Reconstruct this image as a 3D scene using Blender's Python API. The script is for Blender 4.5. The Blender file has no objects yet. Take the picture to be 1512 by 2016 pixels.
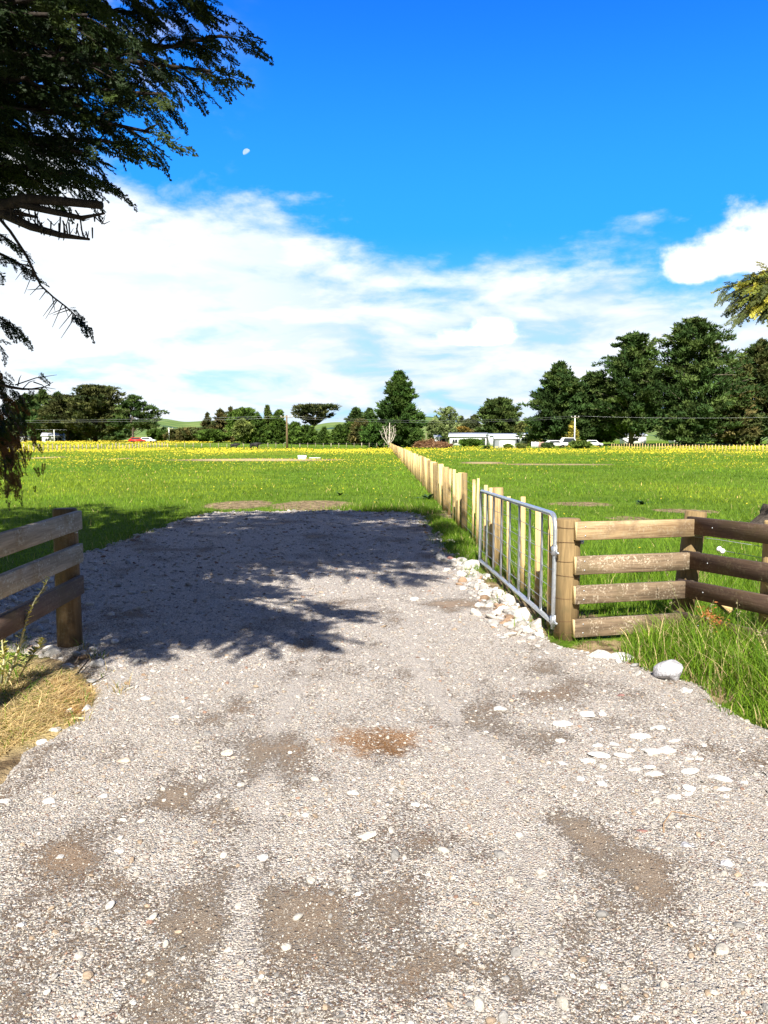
import bpy, math, random
import numpy as np
from mathutils import Vector, Matrix, Quaternion

# ------------------------------------------------------------------ camera, sky, sun, exposure
S = bpy.context.scene
COL = S.collection
F_PX, CX, CY, CAM_H = 1514.0, 756.0, 1008.0, 1.65
PITCH = math.atan(142.0 / F_PX)
cam_d = bpy.data.cameras.new("camera")
cam = bpy.data.objects.new("camera", cam_d)
COL.objects.link(cam)
cam.location = (0, 0, CAM_H)
cam.rotation_euler = (math.radians(90) - PITCH, 0, 0)
cam_d.sensor_fit = 'VERTICAL'
cam_d.sensor_height = 36.0
cam_d.lens = F_PX / 2016.0 * 36.0
cam_d.clip_start = 0.05
cam_d.clip_end = 20000
S.camera = cam
S.view_settings.view_transform = 'Standard'
S.view_settings.look = 'None'
S.view_settings.exposure = 1.15
S.view_settings.gamma = 1.0
S.cycles.max_bounces = 6
S.cycles.diffuse_bounces = 3
S.cycles.transparent_max_bounces = 8
S.cycles.use_denoising = True

SUN_EL = math.radians(43)
SUN_AZ = math.atan2(-0.055, -1.02)          # direction towards the sun, from +Y towards +X
SUN = Vector((math.sin(SUN_AZ) * math.cos(SUN_EL), math.cos(SUN_AZ) * math.cos(SUN_EL), math.sin(SUN_EL)))
sun_d = bpy.data.lights.new("sun", 'SUN')
sun_d.energy = 5.0
sun_d.angle = math.radians(0.53)
sun_d.color = (1.0, 0.955, 0.88)
sun = bpy.data.objects.new("sun", sun_d)
COL.objects.link(sun)
sun.rotation_euler = SUN.to_track_quat('Z', 'Y').to_euler()


class NT:
    """small helper round a node tree"""
    def __init__(self, tree):
        self.t = tree
        self.n = tree.nodes
        self.n.clear()

    def new(self, kind, **kw):
        nd = self.n.new(kind)
        for k, v in kw.items():
            setattr(nd, k, v)
        return nd

    def link(self, a, b):
        self.t.links.new(a, b)

    def put(self, sock, v):
        if isinstance(v, bpy.types.NodeSocket):
            self.link(v, sock)
        elif isinstance(v, (tuple, list)):
            sock.default_value = tuple(v) + (1.0,) * (len(sock.default_value) - len(v))
        else:
            sock.default_value = v

    def math(self, op, a, b=0.0, c=0.0, clamp=False):
        nd = self.new('ShaderNodeMath', operation=op, use_clamp=clamp)
        for i, v in enumerate((a, b, c)):
            self.put(nd.inputs[i], v)
        return nd.outputs[0]

    def smooth(self, v, lo, hi, a=0.0, b=1.0):
        nd = self.new('ShaderNodeMapRange', interpolation_type='SMOOTHSTEP')
        for i, x in enumerate((v, lo, hi, a, b)):
            self.put(nd.inputs[i], x)
        return nd.outputs[0]

    def mix(self, f, a, b, mode='MIX'):
        nd = self.new('ShaderNodeMix', data_type='RGBA', blend_type=mode)
        self.put(nd.inputs[0], f)
        self.put(nd.inputs[6], a)
        self.put(nd.inputs[7], b)
        return nd.outputs[2]

    def noise(self, vec, scale, detail=4.0, rough=0.55, dist=0.0, dims='3D'):
        nd = self.new('ShaderNodeTexNoise', noise_dimensions=dims)
        if vec is not None:
            self.link(vec, nd.inputs['Vector'])
        nd.inputs['Scale'].default_value = scale
        nd.inputs['Detail'].default_value = detail
        nd.inputs['Roughness'].default_value = rough
        nd.inputs['Distortion'].default_value = dist
        return nd.outputs[0]

    def vor(self, vec, scale, feature='F1', rnd=1.0):
        nd = self.new('ShaderNodeTexVoronoi', feature=feature)
        if vec is not None:
            self.link(vec, nd.inputs['Vector'])
        nd.inputs['Scale'].default_value = scale
        nd.inputs['Randomness'].default_value = rnd
        return nd

    def mapv(self, vec, scale=(1, 1, 1), loc=(0, 0, 0)):
        nd = self.new('ShaderNodeMapping')
        self.link(vec, nd.inputs[0])
        nd.inputs['Scale'].default_value = scale
        nd.inputs['Location'].default_value = loc
        return nd.outputs[0]

    def xyz(self, x, y, z):
        nd = self.new('ShaderNodeCombineXYZ')
        for i, v in enumerate((x, y, z)):
            self.put(nd.inputs[i], v)
        return nd.outputs[0]

    def bump(self, h, strength=0.5, dist=0.02):
        nd = self.new('ShaderNodeBump')
        self.put(nd.inputs['Height'], h)
        nd.inputs['Strength'].default_value = strength
        nd.inputs['Distance'].default_value = dist
        return nd.outputs[0]


def build_world():
    w = bpy.data.worlds.new("World")
    S.world = w
    w.use_nodes = True
    g = NT(w.node_tree)
    out = g.new('ShaderNodeOutputWorld')
    bg = g.new('ShaderNodeBackground')
    bg.inputs[1].default_value = 0.05
    g.link(bg.outputs[0], out.inputs[0])
    sky = g.new('ShaderNodeTexSky', sky_type='NISHITA')
    sky.sun_disc = False
    sky.sun_elevation = SUN_EL
    sky.sun_rotation = SUN_AZ
    sky.altitude = 100
    sky.air_density = 1.0
    sky.dust_density = 0.3
    sky.ozone_density = 2.0
    blue = g.mix(1.0, sky.outputs[0], (0.11, 1.0, 2.7), 'MULTIPLY')
    tc = g.new('ShaderNodeTexCoord')
    sp = g.new('ShaderNodeSeparateXYZ')
    g.link(tc.outputs['Generated'], sp.inputs[0])
    X, Y, Z = sp.outputs
    az = g.math('ARCTAN2', X, Y)
    hor = g.math('SQRT', g.math('ADD', g.math('MULTIPLY', X, X), g.math('MULTIPLY', Y, Y)))
    v = g.math('ARCTAN2', Z, hor)
    P = g.xyz(az, v, 0.0)
    # --- layered bank of cloud low over the land, higher towards the left
    n1 = g.noise(g.mapv(P, (3.0, 6.5, 1), (1.3, 0.4, 0)), 1.6, 9, 0.62)
    n2 = g.noise(g.mapv(P, (5.0, 17.0, 1), (7.7, 2.1, 3.0)), 1.5, 6, 0.55, 0.3)
    top = g.math('ADD', 0.235, g.smooth(az, 0.02, -0.50, 0.0, 0.125))
    top = g.math('ADD', top, g.smooth(az, 0.10, 0.38, 0.0, -0.024))
    d = g.math('SUBTRACT', top, v)
    d = g.math('ADD', d, g.math('MULTIPLY', g.math('SUBTRACT', n1, 0.5), 0.30))
    d = g.math('ADD', d, g.math('MULTIPLY', g.math('SUBTRACT', n2, 0.5), 0.10))
    bank = g.smooth(d, -0.022, 0.062)
    # thin gaps in the bank near the horizon
    low = g.smooth(v, 0.20, 0.07, 0.0, 1.0)
    gap = g.math('MULTIPLY', g.smooth(n2, 0.50, 0.34), g.math('ADD', 0.16, g.math('MULTIPLY', low, 0.42)))
    bank = g.math('MULTIPLY', bank, g.math('SUBTRACT', 1.0, gap))
    # --- cumulus heads
    w1 = g.noise(g.mapv(P, (1, 1.25, 1), (3.1, 8.2, 0)), 16.0, 7, 0.6)
    w2 = g.noise(g.mapv(P, (1, 1.25, 1), (9.1, 1.2, 5)), 9.0, 6, 0.55)

    def puff(a0, v0, ra, rv, wob=0.30, flat=True):
        da = g.math('DIVIDE', g.math('SUBTRACT', az, a0), ra)
        dv = g.math('DIVIDE', g.math('SUBTRACT', v, v0), rv)
        if flat:
            dv = g.math('MULTIPLY', dv, g.smooth(dv, -0.9, 0.1, 1.7, 1.0))
        r = g.math('SQRT', g.math('ADD', g.math('MULTIPLY', da, da), g.math('MULTIPLY', dv, dv)))
        r = g.math('ADD', r, g.math('MULTIPLY', g.math('SUBTRACT', w1, 0.5), wob * 6))
        return g.smooth(r, 1.22, 0.68)
    c1 = g.math('MAXIMUM', puff(0.425, 0.208, 0.075, 0.036), puff(0.475, 0.222, 0.075, 0.042))
    c1 = g.math('MAXIMUM', c1, puff(0.375, 0.196, 0.035, 0.022))
    c2 = g.math('MAXIMUM', puff(0.118, 0.127, 0.046, 0.015), puff(0.135, 0.137, 0.028, 0.017))
    cum = g.math('MAXIMUM', c1, c2)
    # --- thin wisps higher up, upper left
    n3 = g.noise(g.mapv(P, (4.0, 7.0, 1), (2.0, 5.0, 9)), 1.5, 6, 0.6, 0.4)
    wl = g.math('MULTIPLY', g.smooth(az, -0.13, -0.40), g.smooth(v, 0.80, 0.25, 0.55, 1.0))
    wisp = g.math('MULTIPLY', g.smooth(n3, 0.47, 0.64), wl)
    ahead = g.smooth(g.math('ABSOLUTE', az), 1.7, 1.0)
    bank = g.math('MULTIPLY', bank, ahead)
    mask = g.math('MAXIMUM', bank, cum)
    mask = g.math('MAXIMUM', mask, g.math('MULTIPLY', wisp, 0.85))
    shade = g.smooth(n2, 0.38, 0.68)
    lefty = g.smooth(az, 0.05, -0.25)
    shade = g.math('MAXIMUM', shade, g.math('MULTIPLY', lefty, 0.75))
    white = g.mix(shade, (5.9, 7.7, 9.8), (10.2, 10.6, 11.0))
    white = g.mix(cum, white, g.mix(g.smooth(w2, 0.35, 0.6), (11.0, 11.3, 11.8), (14.0, 14.0, 14.0)))
    blue = g.mix(g.smooth(v, 0.55, 0.18, 0.0, 0.72), blue, (0.45, 4.5, 10.8))
    lowblue = g.mix(g.smooth(v, 0.26, 0.04, 0.0, 0.75), blue, (3.9, 8.8, 10.8))
    fill_dimmer = g.math('MULTIPLY', g.smooth(Y, 0.75, 0.2), g.smooth(g.noise(g.mapv(tc.outputs['Generated'], (1, 1, 2)), 2.5, 5, 0.6), 0.25, 0.5))  # neutral grey added to the unseen sky behind and overhead, cuts blue fill
    lowblue = g.mix(g.math('MULTIPLY', fill_dimmer, 0.92), lowblue, (1.02, 1.0, 0.97))
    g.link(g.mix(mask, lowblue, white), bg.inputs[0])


build_world()

# ------------------------------------------------------------------ helpers
rng = np.random.default_rng(7)
random.seed(7)
_c, _s = math.cos(PITCH), math.sin(PITCH)


def ray(px, py):
    a, b = (px - CX) / F_PX, (CY - py) / F_PX
    return a, _c + b * _s, -_s + b * _c


def P(px, py, d):
    """world point d metres ahead (along +Y) that the photograph shows at px, py"""
    a, y, z = ray(px, py)
    return Vector((a * d / y, d, CAM_H + z * d / y))


def G(px, py, z=0.0):
    """world point on level z that the photograph shows at px, py"""
    a, y, zz = ray(px, py)
    t = (z - CAM_H) / zz
    return Vector((a * t, y * t, z))


def sstep(x, lo, hi):
    t = np.clip((np.asarray(x, float) - lo) / (hi - lo), 0, 1)
    return t * t * (3 - 2 * t)


_perm = np.random.default_rng(99).random((256, 256))


def vnoise(x, y):
    x = np.asarray(x, float); y = np.asarray(y, float)
    xi, yi = np.floor(x).astype(int), np.floor(y).astype(int)
    fx, fy = x - xi, y - yi
    fx = fx * fx * (3 - 2 * fx); fy = fy * fy * (3 - 2 * fy)
    a = _perm[xi % 256, yi % 256]; b = _perm[(xi + 1) % 256, yi % 256]
    c = _perm[xi % 256, (yi + 1) % 256]; d = _perm[(xi + 1) % 256, (yi + 1) % 256]
    return (a * (1 - fx) + b * fx) * (1 - fy) + (c * (1 - fx) + d * fx) * fy


def fbm(x, y, s=1.0, oct=4):
    o, amp, tot = 0, 1.0, 0
    for i in range(oct):
        o = o + amp * vnoise(x * s + 17.3 * i, y * s + 9.1 * i)
        tot += amp; amp *= 0.5; s *= 2.03
    return o / tot


def height(x, y):
    """level of the paddock"""
    x = np.asarray(x, float); y = np.asarray(y, float)
    h = sstep(y, 110, 240) * (0.55 + 0.5 * sstep(-x, 5, 60) + 0.5 * sstep(x, 30, 80))
    h = h + (fbm(x, y, 0.35, 3) - 0.5) * 0.07 * sstep(y, 9, 22) - 0.012
    return h


def gz(x, y):
    return float(height(x, y))


def link_mesh(name, V, faces, mat, parent=None, smooth=False, col=None, loc=None):
    """faces: list of integer arrays, each (n, k)"""
    me = bpy.data.meshes.new(name)
    V = np.ascontiguousarray(V, dtype=np.float32)
    faces = [np.asarray(f, dtype=np.int32) for f in faces if len(f)]
    nl = sum(f.size for f in faces)
    npoly = sum(len(f) for f in faces)
    me.vertices.add(len(V)); me.loops.add(nl); me.polygons.add(npoly)
    me.vertices.foreach_set("co", V.ravel())
    me.loops.foreach_set("vertex_index", np.concatenate([f.ravel() for f in faces]))
    cnt = np.concatenate([np.full(len(f), f.shape[1], np.int32) for f in faces])
    me.polygons.foreach_set("loop_start", np.concatenate([[0], np.cumsum(cnt)[:-1]]).astype(np.int32))
    if smooth:
        me.polygons.foreach_set("use_smooth", np.ones(npoly, bool))
    me.update(calc_edges=True)
    if col is not None:
        a = me.color_attributes.new("Col", 'FLOAT_COLOR', 'POINT')
        c = np.ones((len(V), 4), np.float32)
        c[:, :col.shape[1]] = col
        a.data.foreach_set("color", c.ravel())
    if mat:
        me.materials.append(mat)
    o = bpy.data.objects.new(name, me)
    COL.objects.link(o)
    if parent:
        o.parent = parent
    if loc is not None:
        o.location = loc
    return o


class MB:
    def __init__(self):
        self.V, self.F, self.C, self.n = [], {}, [], 0

    def raw(self, V, faces, col=None):
        V = np.asarray(V, float).reshape(-1, 3)
        for f in faces:
            f = np.asarray(f, int)
            if len(f):
                self.F.setdefault(f.shape[1], []).append(f + self.n)
        self.V.append(V)
        c = np.ones((len(V), 3)) if col is None else np.broadcast_to(np.asarray(col, float), (len(V), 3))
        self.C.append(c)
        self.n += len(V)
        return self

    def box(self, c, s, ex=(1, 0, 0), ez=(0, 0, 1), ch=0.0, col=None):
        """box of size s; local axes ex, ey, ez; ch chamfers the four long (x) edges"""
        ex = np.array(Vector(ex).normalized()); ez = np.array(Vector(ez).normalized())
        ey = np.cross(ez, ex)
        hx, hy, hz = s[0] / 2, s[1] / 2, s[2] / 2
        if ch:
            prof = [(-hy + ch, -hz), (hy - ch, -hz), (hy, -hz + ch), (hy, hz - ch), (hy - ch, hz), (-hy + ch, hz), (-hy, hz - ch), (-hy, -hz + ch)]
        else:
            prof = [(-hy, -hz), (hy, -hz), (hy, hz), (-hy, hz)]
        k = len(prof)
        V = [np.array(c) + ex * x + ey * p[0] + ez * p[1] for x in (-hx, hx) for p in prof]
        q = [(i, (i + 1) % k, (i + 1) % k + k, i + k) for i in range(k)]
        return self.raw(V, [q, [list(range(k))[::-1]], [[i + k for i in range(k)]]], col)

    def tube(self, pts, r, n=8, caps=True, col=None):
        pts = np.array([list(p) for p in pts], float)
        r = np.broadcast_to(np.asarray(r, float), (len(pts),))
        T = np.gradient(pts, axis=0)
        T /= np.linalg.norm(T, axis=1)[:, None] + 1e-9
        ref = np.array([0, 0, 1.0]) if abs(T[0][2]) < 0.9 else np.array([1.0, 0, 0])
        a = np.cross(T[0], ref); a /= np.linalg.norm(a)
        V = []
        for i in range(len(pts)):
            a = a - T[i] * np.dot(a, T[i]); a /= np.linalg.norm(a) + 1e-9
            b = np.cross(T[i], a)
            for j in range(n):
                th = 2 * math.pi * j / n
                V.append(pts[i] + r[i] * (math.cos(th) * a + math.sin(th) * b))
        q = [(i * n + j, i * n + (j + 1) % n, (i + 1) * n + (j + 1) % n, (i + 1) * n + j) for i in range(len(pts) - 1) for j in range(n)]
        fs = [q]
        if caps:
            fs += [[list(range(n))[::-1]], [[(len(pts) - 1) * n + j for j in range(n)]]]
        return self.raw(V, fs, col)

    def build(self, name, mat, parent=None, smooth=False, loc=None):
        return link_mesh(name, np.concatenate(self.V), [np.concatenate(v) for v in self.F.values()], mat, parent, smooth, np.concatenate(self.C), loc)


def empty(name, loc=(0, 0, 0), rz=0.0):
    o = bpy.data.objects.new(name, None)
    COL.objects.link(o)
    o.empty_display_size = 0.2
    o.location = loc
    o.rotation_euler = (0, 0, rz)
    return o


def tag(o, label=None, cat=None, group=None, kind=None):
    if label: o["label"] = label
    if cat: o["category"] = cat
    if group: o["group"] = group
    if kind: o["kind"] = kind
    return o


def bevel(o, w=0.004, seg=2):
    m = o.modifiers.new("edge", 'BEVEL')
    m.width = w; m.segments = seg; m.limit_method = 'ANGLE'
    return o


def copy_tree(o, parent=None):
    c = o.copy()
    COL.objects.link(c)
    c.parent = parent
    for ch in o.children:
        copy_tree(ch, c)
    return c


_t = (1 + 5 ** 0.5) / 2


def ico(sub):
    V = [(-1, _t, 0), (1, _t, 0), (-1, -_t, 0), (1, -_t, 0), (0, -1, _t), (0, 1, _t), (0, -1, -_t), (0, 1, -_t), (_t, 0, -1), (_t, 0, 1), (-_t, 0, -1), (-_t, 0, 1)]
    Fc = [(0, 11, 5), (0, 5, 1), (0, 1, 7), (0, 7, 10), (0, 10, 11), (1, 5, 9), (5, 11, 4), (11, 10, 2), (10, 7, 6), (7, 1, 8), (3, 9, 4), (3, 4, 2), (3, 2, 6), (3, 6, 8), (3, 8, 9), (4, 9, 5), (2, 4, 11), (6, 2, 10), (8, 6, 7), (9, 8, 1)]
    V = [np.array(v) / np.linalg.norm(v) for v in V]
    for _ in range(sub):
        cache, N = {}, []
        def mid(a, b):
            k = (min(a, b), max(a, b))
            if k not in cache:
                m = V[a] + V[b]
                V.append(m / np.linalg.norm(m)); cache[k] = len(V) - 1
            return cache[k]
        for a, b, c in Fc:
            x, y, z = mid(a, b), mid(b, c), mid(c, a)
            N += [(a, x, z), (b, y, x), (c, z, y), (x, y, z)]
        Fc = N
    return np.array(V), np.array(Fc)


# ------------------------------------------------------------------ materials
def mat(name):
    m = bpy.data.materials.new(name)
    m.use_nodes = True
    g = NT(m.node_tree)
    out = g.new('ShaderNodeOutputMaterial')
    b = g.new('ShaderNodeBsdfPrincipled')
    g.link(b.outputs[0], out.inputs[0])
    b.inputs['Specular IOR Level'].default_value = 0.25
    return m, g, b, out


def simple(name, colr, rough=0.7, metal=0.0, var=0.15, scale=4.0, bump=0.0):
    m, g, b, _ = mat(name)
    tc = g.new('ShaderNodeTexCoord')
    n = g.noise(tc.outputs['Object'], scale, 5, 0.6)
    c = g.mix(g.smooth(n, 0.3, 0.7), tuple(x * (1 - var) for x in colr), tuple(min(1, x * (1 + var)) for x in colr))
    g.link(c, b.inputs['Base Color'])
    b.inputs['Roughness'].default_value = rough
    b.inputs['Metallic'].default_value = metal
    if bump:
        g.link(g.bump(n, bump, 0.02), b.inputs['Normal'])
    return m


def leafy(name, tint=(1, 1, 1), trans=0.3, rough=0.65, spec=0.2):
    """albedo from the mesh colour attribute; some light passes through"""
    m, g, b, out = mat(name)
    at = g.new('ShaderNodeAttribute', attribute_name="Col")
    c = g.mix(1.0, at.outputs['Color'], tint, 'MULTIPLY')
    g.link(c, b.inputs['Base Color'])
    b.inputs['Roughness'].default_value = rough
    b.inputs['Specular IOR Level'].default_value = spec
    tr = g.new('ShaderNodeBsdfTranslucent')
    g.link(g.mix(1.0, c, (1.15, 1.1, 0.6), 'MULTIPLY'), tr.inputs[0])
    mx = g.new('ShaderNodeMixShader')
    mx.inputs[0].default_value = trans
    g.link(b.outputs[0], mx.inputs[1]); g.link(tr.outputs[0], mx.inputs[2])
    g.link(mx.outputs[0], out.inputs[0])
    return m


def timber(name, c1, c2, axis='X', lichen=None, lich_amt=0.0, grain=1.0, vary=0.25, stain=None):
    m, g, b, _ = mat(name)
    tc = g.new('ShaderNodeTexCoord')
    oi = g.new('ShaderNodeObjectInfo')
    off = g.math('MULTIPLY', oi.outputs['Random'], 37.0)
    v = g.new('ShaderNodeVectorMath', operation='ADD')
    g.link(tc.outputs['Object'], v.inputs[0])
    g.link(g.xyz(off, off, off), v.inputs[1])
    sc = (1.6, 22, 22) if axis == 'X' else (22, 22, 1.6)
    fine = (5, 90, 90) if axis == 'X' else (90, 90, 5)
    n1 = g.noise(g.mapv(v.outputs[0], sc), 1.0, 5, 0.6, 0.6)
    n2 = g.noise(g.mapv(v.outputs[0], fine), 1.0, 4, 0.6)
    big = g.noise(v.outputs[0], 3.0, 4, 0.6)
    c = g.mix(g.smooth(g.math('ADD', g.math('MULTIPLY', n1, 0.6), g.math('MULTIPLY', n2, 0.4)), 0.36, 0.64), c1, c2)
    if stain:
        c = g.mix(g.smooth(big, 0.48, 0.66, 0.0, 0.75), c, stain)
    if lichen:
        n3 = g.noise(v.outputs[0], 55.0, 4, 0.7)
        pat = g.noise(v.outputs[0], 7.0, 3, 0.6)
        f = g.math('MULTIPLY', g.smooth(n3, 0.50, 0.62), g.smooth(pat, 0.42, 0.6))
        c = g.mix(g.math('MULTIPLY', f, lich_amt), c, lichen)
    br = g.math('ADD', 1.0 - vary, g.math('MULTIPLY', oi.outputs['Random'], 2 * vary))
    c = g.mix(1.0, c, g.xyz(br, br, br), 'MULTIPLY')
    g.link(c, b.inputs['Base Color'])
    b.inputs['Roughness'].default_value = 0.8
    h = g.math('ADD', n2, g.math('MULTIPLY', n1, 0.7))
    g.link(g.bump(h, 0.45 * grain, 0.006), b.inputs['Normal'])
    return m


M = {}
M['grass'] = leafy('grass_blades', trans=0.35)
M['flower'] = leafy('buttercup_petals', trans=0.25)
M['leaf'] = leafy('conifer_foliage', trans=0.12, rough=0.6)
M['leaf_far'] = leafy('distant_foliage', (1.28, 1.22, 1.02), trans=0.10, rough=0.8, spec=0.08)
M['batten'] = timber('fresh_sawn_pine', (0.56, 0.385, 0.165), (0.72, 0.53, 0.255), 'Z', vary=0.18)
M['post'] = timber('treated_round_post', (0.32, 0.215, 0.098), (0.48, 0.335, 0.155), 'Z', vary=0.25, stain=(0.26, 0.19, 0.09))
M['gatepost'] = timber('weathered_gate_post', (0.17, 0.115, 0.052), (0.29, 0.20, 0.092), 'Z', vary=0.05, stain=(0.16, 0.125, 0.06))
M['rail'] = timber('sawn_rail_tan', (0.26, 0.165, 0.085), (0.50, 0.36, 0.195), 'X', (0.46, 0.38, 0.26), 0.5, vary=0.12, stain=(0.19, 0.125, 0.07))
M['rail_worn'] = timber('worn_rail_brown', (0.115, 0.080, 0.050), (0.30, 0.215, 0.135), 'X', (0.50, 0.42, 0.31), 0.9, vary=0.15, stain=(0.12, 0.092, 0.048))
M['rail_end'] = simple('freshly_cut_end_grain', (0.62, 0.47, 0.24), 0.8, var=0.15, scale=60)
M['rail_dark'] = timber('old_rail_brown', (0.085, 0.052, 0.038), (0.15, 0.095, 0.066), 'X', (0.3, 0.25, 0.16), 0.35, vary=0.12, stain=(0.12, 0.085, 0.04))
M['rail_grey'] = timber('lichen_grey_rail', (0.17, 0.135, 0.095), (0.32, 0.265, 0.20), 'X', (0.42, 0.42, 0.36), 0.8, vary=0.15, stain=(0.17, 0.11, 0.045))
M['post_dark'] = timber('old_brown_post', (0.13, 0.085, 0.045), (0.21, 0.14, 0.075), 'Z', (0.25, 0.22, 0.15), 0.4, vary=0.05)  # dark brown timber with grain and pale lichen flecks
M['post_grey'] = timber('grey_field_post', (0.20, 0.17, 0.12), (0.34, 0.29, 0.21), 'Z', vary=0.3)
M['galv'] = simple('galvanised_steel', (0.55, 0.58, 0.61), 0.38, 0.75, 0.12, 30)
M['wire'] = simple('plain_fence_wire', (0.42, 0.43, 0.44), 0.45, 0.7, 0.1, 30)
M['rustwire'] = simple('rusty_tie_wire', (0.16, 0.09, 0.05), 0.7, 0.4, 0.2, 30)
M['bark'] = timber('rough_bark', (0.014, 0.010, 0.008), (0.038, 0.028, 0.021), 'Z', grain=2.5, vary=0.2)
M['barkp'] = timber('pale_pine_bark', (0.17, 0.13, 0.10), (0.30, 0.25, 0.20), 'Z', grain=2.0, vary=0.2)
M['dead'] = simple('bleached_dead_wood', (0.48, 0.42, 0.36), 0.85, var=0.25, scale=3)
M['twig'] = simple('dark_twig', (0.022, 0.017, 0.013), 0.85, var=0.3, scale=10)
M['white'] = simple('white_paint', (0.78, 0.78, 0.76), 0.5, var=0.04, scale=0.6)
M['roofw'] = simple('pale_iron_roof', (0.62, 0.65, 0.68), 0.45, 0.1, 0.06, 0.5)
M['greywall'] = simple('grey_cladding', (0.30, 0.32, 0.34), 0.6, 0.0, 0.1, 0.6)
M['glass'] = simple('window_glass', (0.03, 0.035, 0.04), 0.12, 0.0, 0.1, 1)
M['darkdoor'] = simple('dark_opening', (0.035, 0.035, 0.04), 0.8, 0, 0.2, 1)
M['red'] = simple('red_paint', (0.42, 0.03, 0.025), 0.35, 0, 0.05, 1)
M['rubber'] = simple('tyre_rubber', (0.02, 0.02, 0.02), 0.8, 0, 0.1, 5)
M['hide'] = simple('black_cattle_hide', (0.016, 0.014, 0.013), 0.6, 0, 0.3, 6)
M['log'] = timber('charred_log', (0.02, 0.016, 0.013), (0.085, 0.068, 0.052), 'X', grain=4, vary=0.1)
M['porcelain'] = simple('white_insulator', (0.82, 0.82, 0.80), 0.25, 0, 0.03, 8)


def rock_mat():
    m, g, b, _ = mat('river_stone')
    tc = g.new('ShaderNodeTexCoord')
    at = g.new('ShaderNodeAttribute', attribute_name="Col")
    n = g.noise(tc.outputs['Object'], 22.0, 6, 0.65)
    n2 = g.noise(tc.outputs['Object'], 90.0, 3, 0.6)
    k = g.smooth(g.math('ADD', g.math('MULTIPLY', n, 0.7), g.math('MULTIPLY', n2, 0.3)), 0.3, 0.7, 0.62, 1.18)
    g.link(g.mix(1.0, at.outputs['Color'], g.xyz(k, k, g.math('MULTIPLY', k, 0.98)), 'MULTIPLY'), b.inputs['Base Color'])
    b.inputs['Roughness'].default_value = 0.8
    g.link(g.bump(g.math('ADD', n, g.math('MULTIPLY', n2, 0.4)), 0.75, 0.02), b.inputs['Normal'])
    return m


M['rock'] = rock_mat()
RUST = G(740, 1470)
DIRT = [(RUST.x, RUST.y, 0.24, 0.21)]


def dpatch(px, py, w, h, k=1.0):
    q = G(px, py); a = G(px, py + h / 2); b = G(px, py - h / 2)
    return (q.x, q.y, w * q.y / F_PX / 2, (b.y - a.y) / 2, k)


WORN = [dpatch(300, 1860, 330, 260), dpatch(190, 1760, 230, 130, .9), dpatch(640, 1800, 260, 90, .9), dpatch(1190, 1690, 260, 170, 1), dpatch(1060, 1470, 150, 60, 1), dpatch(1075, 1590, 60, 120, .9),
        dpatch(375, 1585, 130, 70, .9), dpatch(870, 1445, 110, 40, .8), dpatch(700, 1730, 110, 60, .8), dpatch(880, 1680, 130, 60, .8), dpatch(1260, 1530, 200, 70, .7), dpatch(880, 1900, 160, 110, .8), dpatch(1330, 1830, 190, 120, .8),
        dpatch(600, 1560, 120, 60, .7), dpatch(100, 1700, 120, 60, .8), dpatch(900, 1200, 90, 30, .9), dpatch(850, 1150, 90, 20, .7), dpatch(450, 1740, 110, 60, .7), dpatch(1010, 1940, 140, 90, .7), dpatch(500, 1400, 120, 40, .5)]


def worn_at(x, y):
    w = 1.15 * (fbm(x, y, 1.3, 5) - 0.5) + 0.9 * (fbm(x + 20, y * 0.6, 3.4, 4) - 0.5) + 0.20
    p = np.zeros(np.shape(x))
    for cx, cy, rx, ry, k in WORN:
        q = np.sqrt(((x - cx) / rx) ** 2 + ((y - cy) / ry) ** 2)
        p = np.maximum(p, k * (1 - sstep(q, 0.15, 1.75)))
    w = w + p * 0.30 + (p * 1.0 + 0.35) * (fbm(x + 5, y + 3, 5.5, 5) - 0.5)
    w = w - 0.35 * track_at(x, y)
    return np.clip(w, 0, 1)


TRACKS = [([(790, 1215), (850, 1370), (960, 1520), (1045, 1700), (1070, 2040)], 95), ([(640, 1240), (560, 1400), (500, 1600), (470, 1800), (450, 2040)], 80), ([(1040, 1560), (1180, 1720), (1330, 1900)], 60)]


def track_at(x, y):
    t = np.zeros(np.shape(x))
    yy = np.maximum(y, .6)
    for pts, w in TRACKS:
        q = [G(*p) for p in pts]
        py = np.array([v.y for v in q][::-1]); px_ = np.array([v.x for v in q][::-1])
        cx = np.interp(y, py, px_) + (fbm(x, y, 1.5, 2) - .5) * .12
        hw = w * 2.6 / F_PX / 2
        k = (1 - sstep(np.abs(x - cx), hw * .35, hw * 1.3)) * (y < py[-1]) * (1 - .7 * sstep(y, py[-1] - 2.0, py[-1]))
        t = np.maximum(t, k * (.55 + .9 * (fbm(x + 9, y, 2.2, 3) - .3)))
    return np.clip(t, 0, 1)


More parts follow.
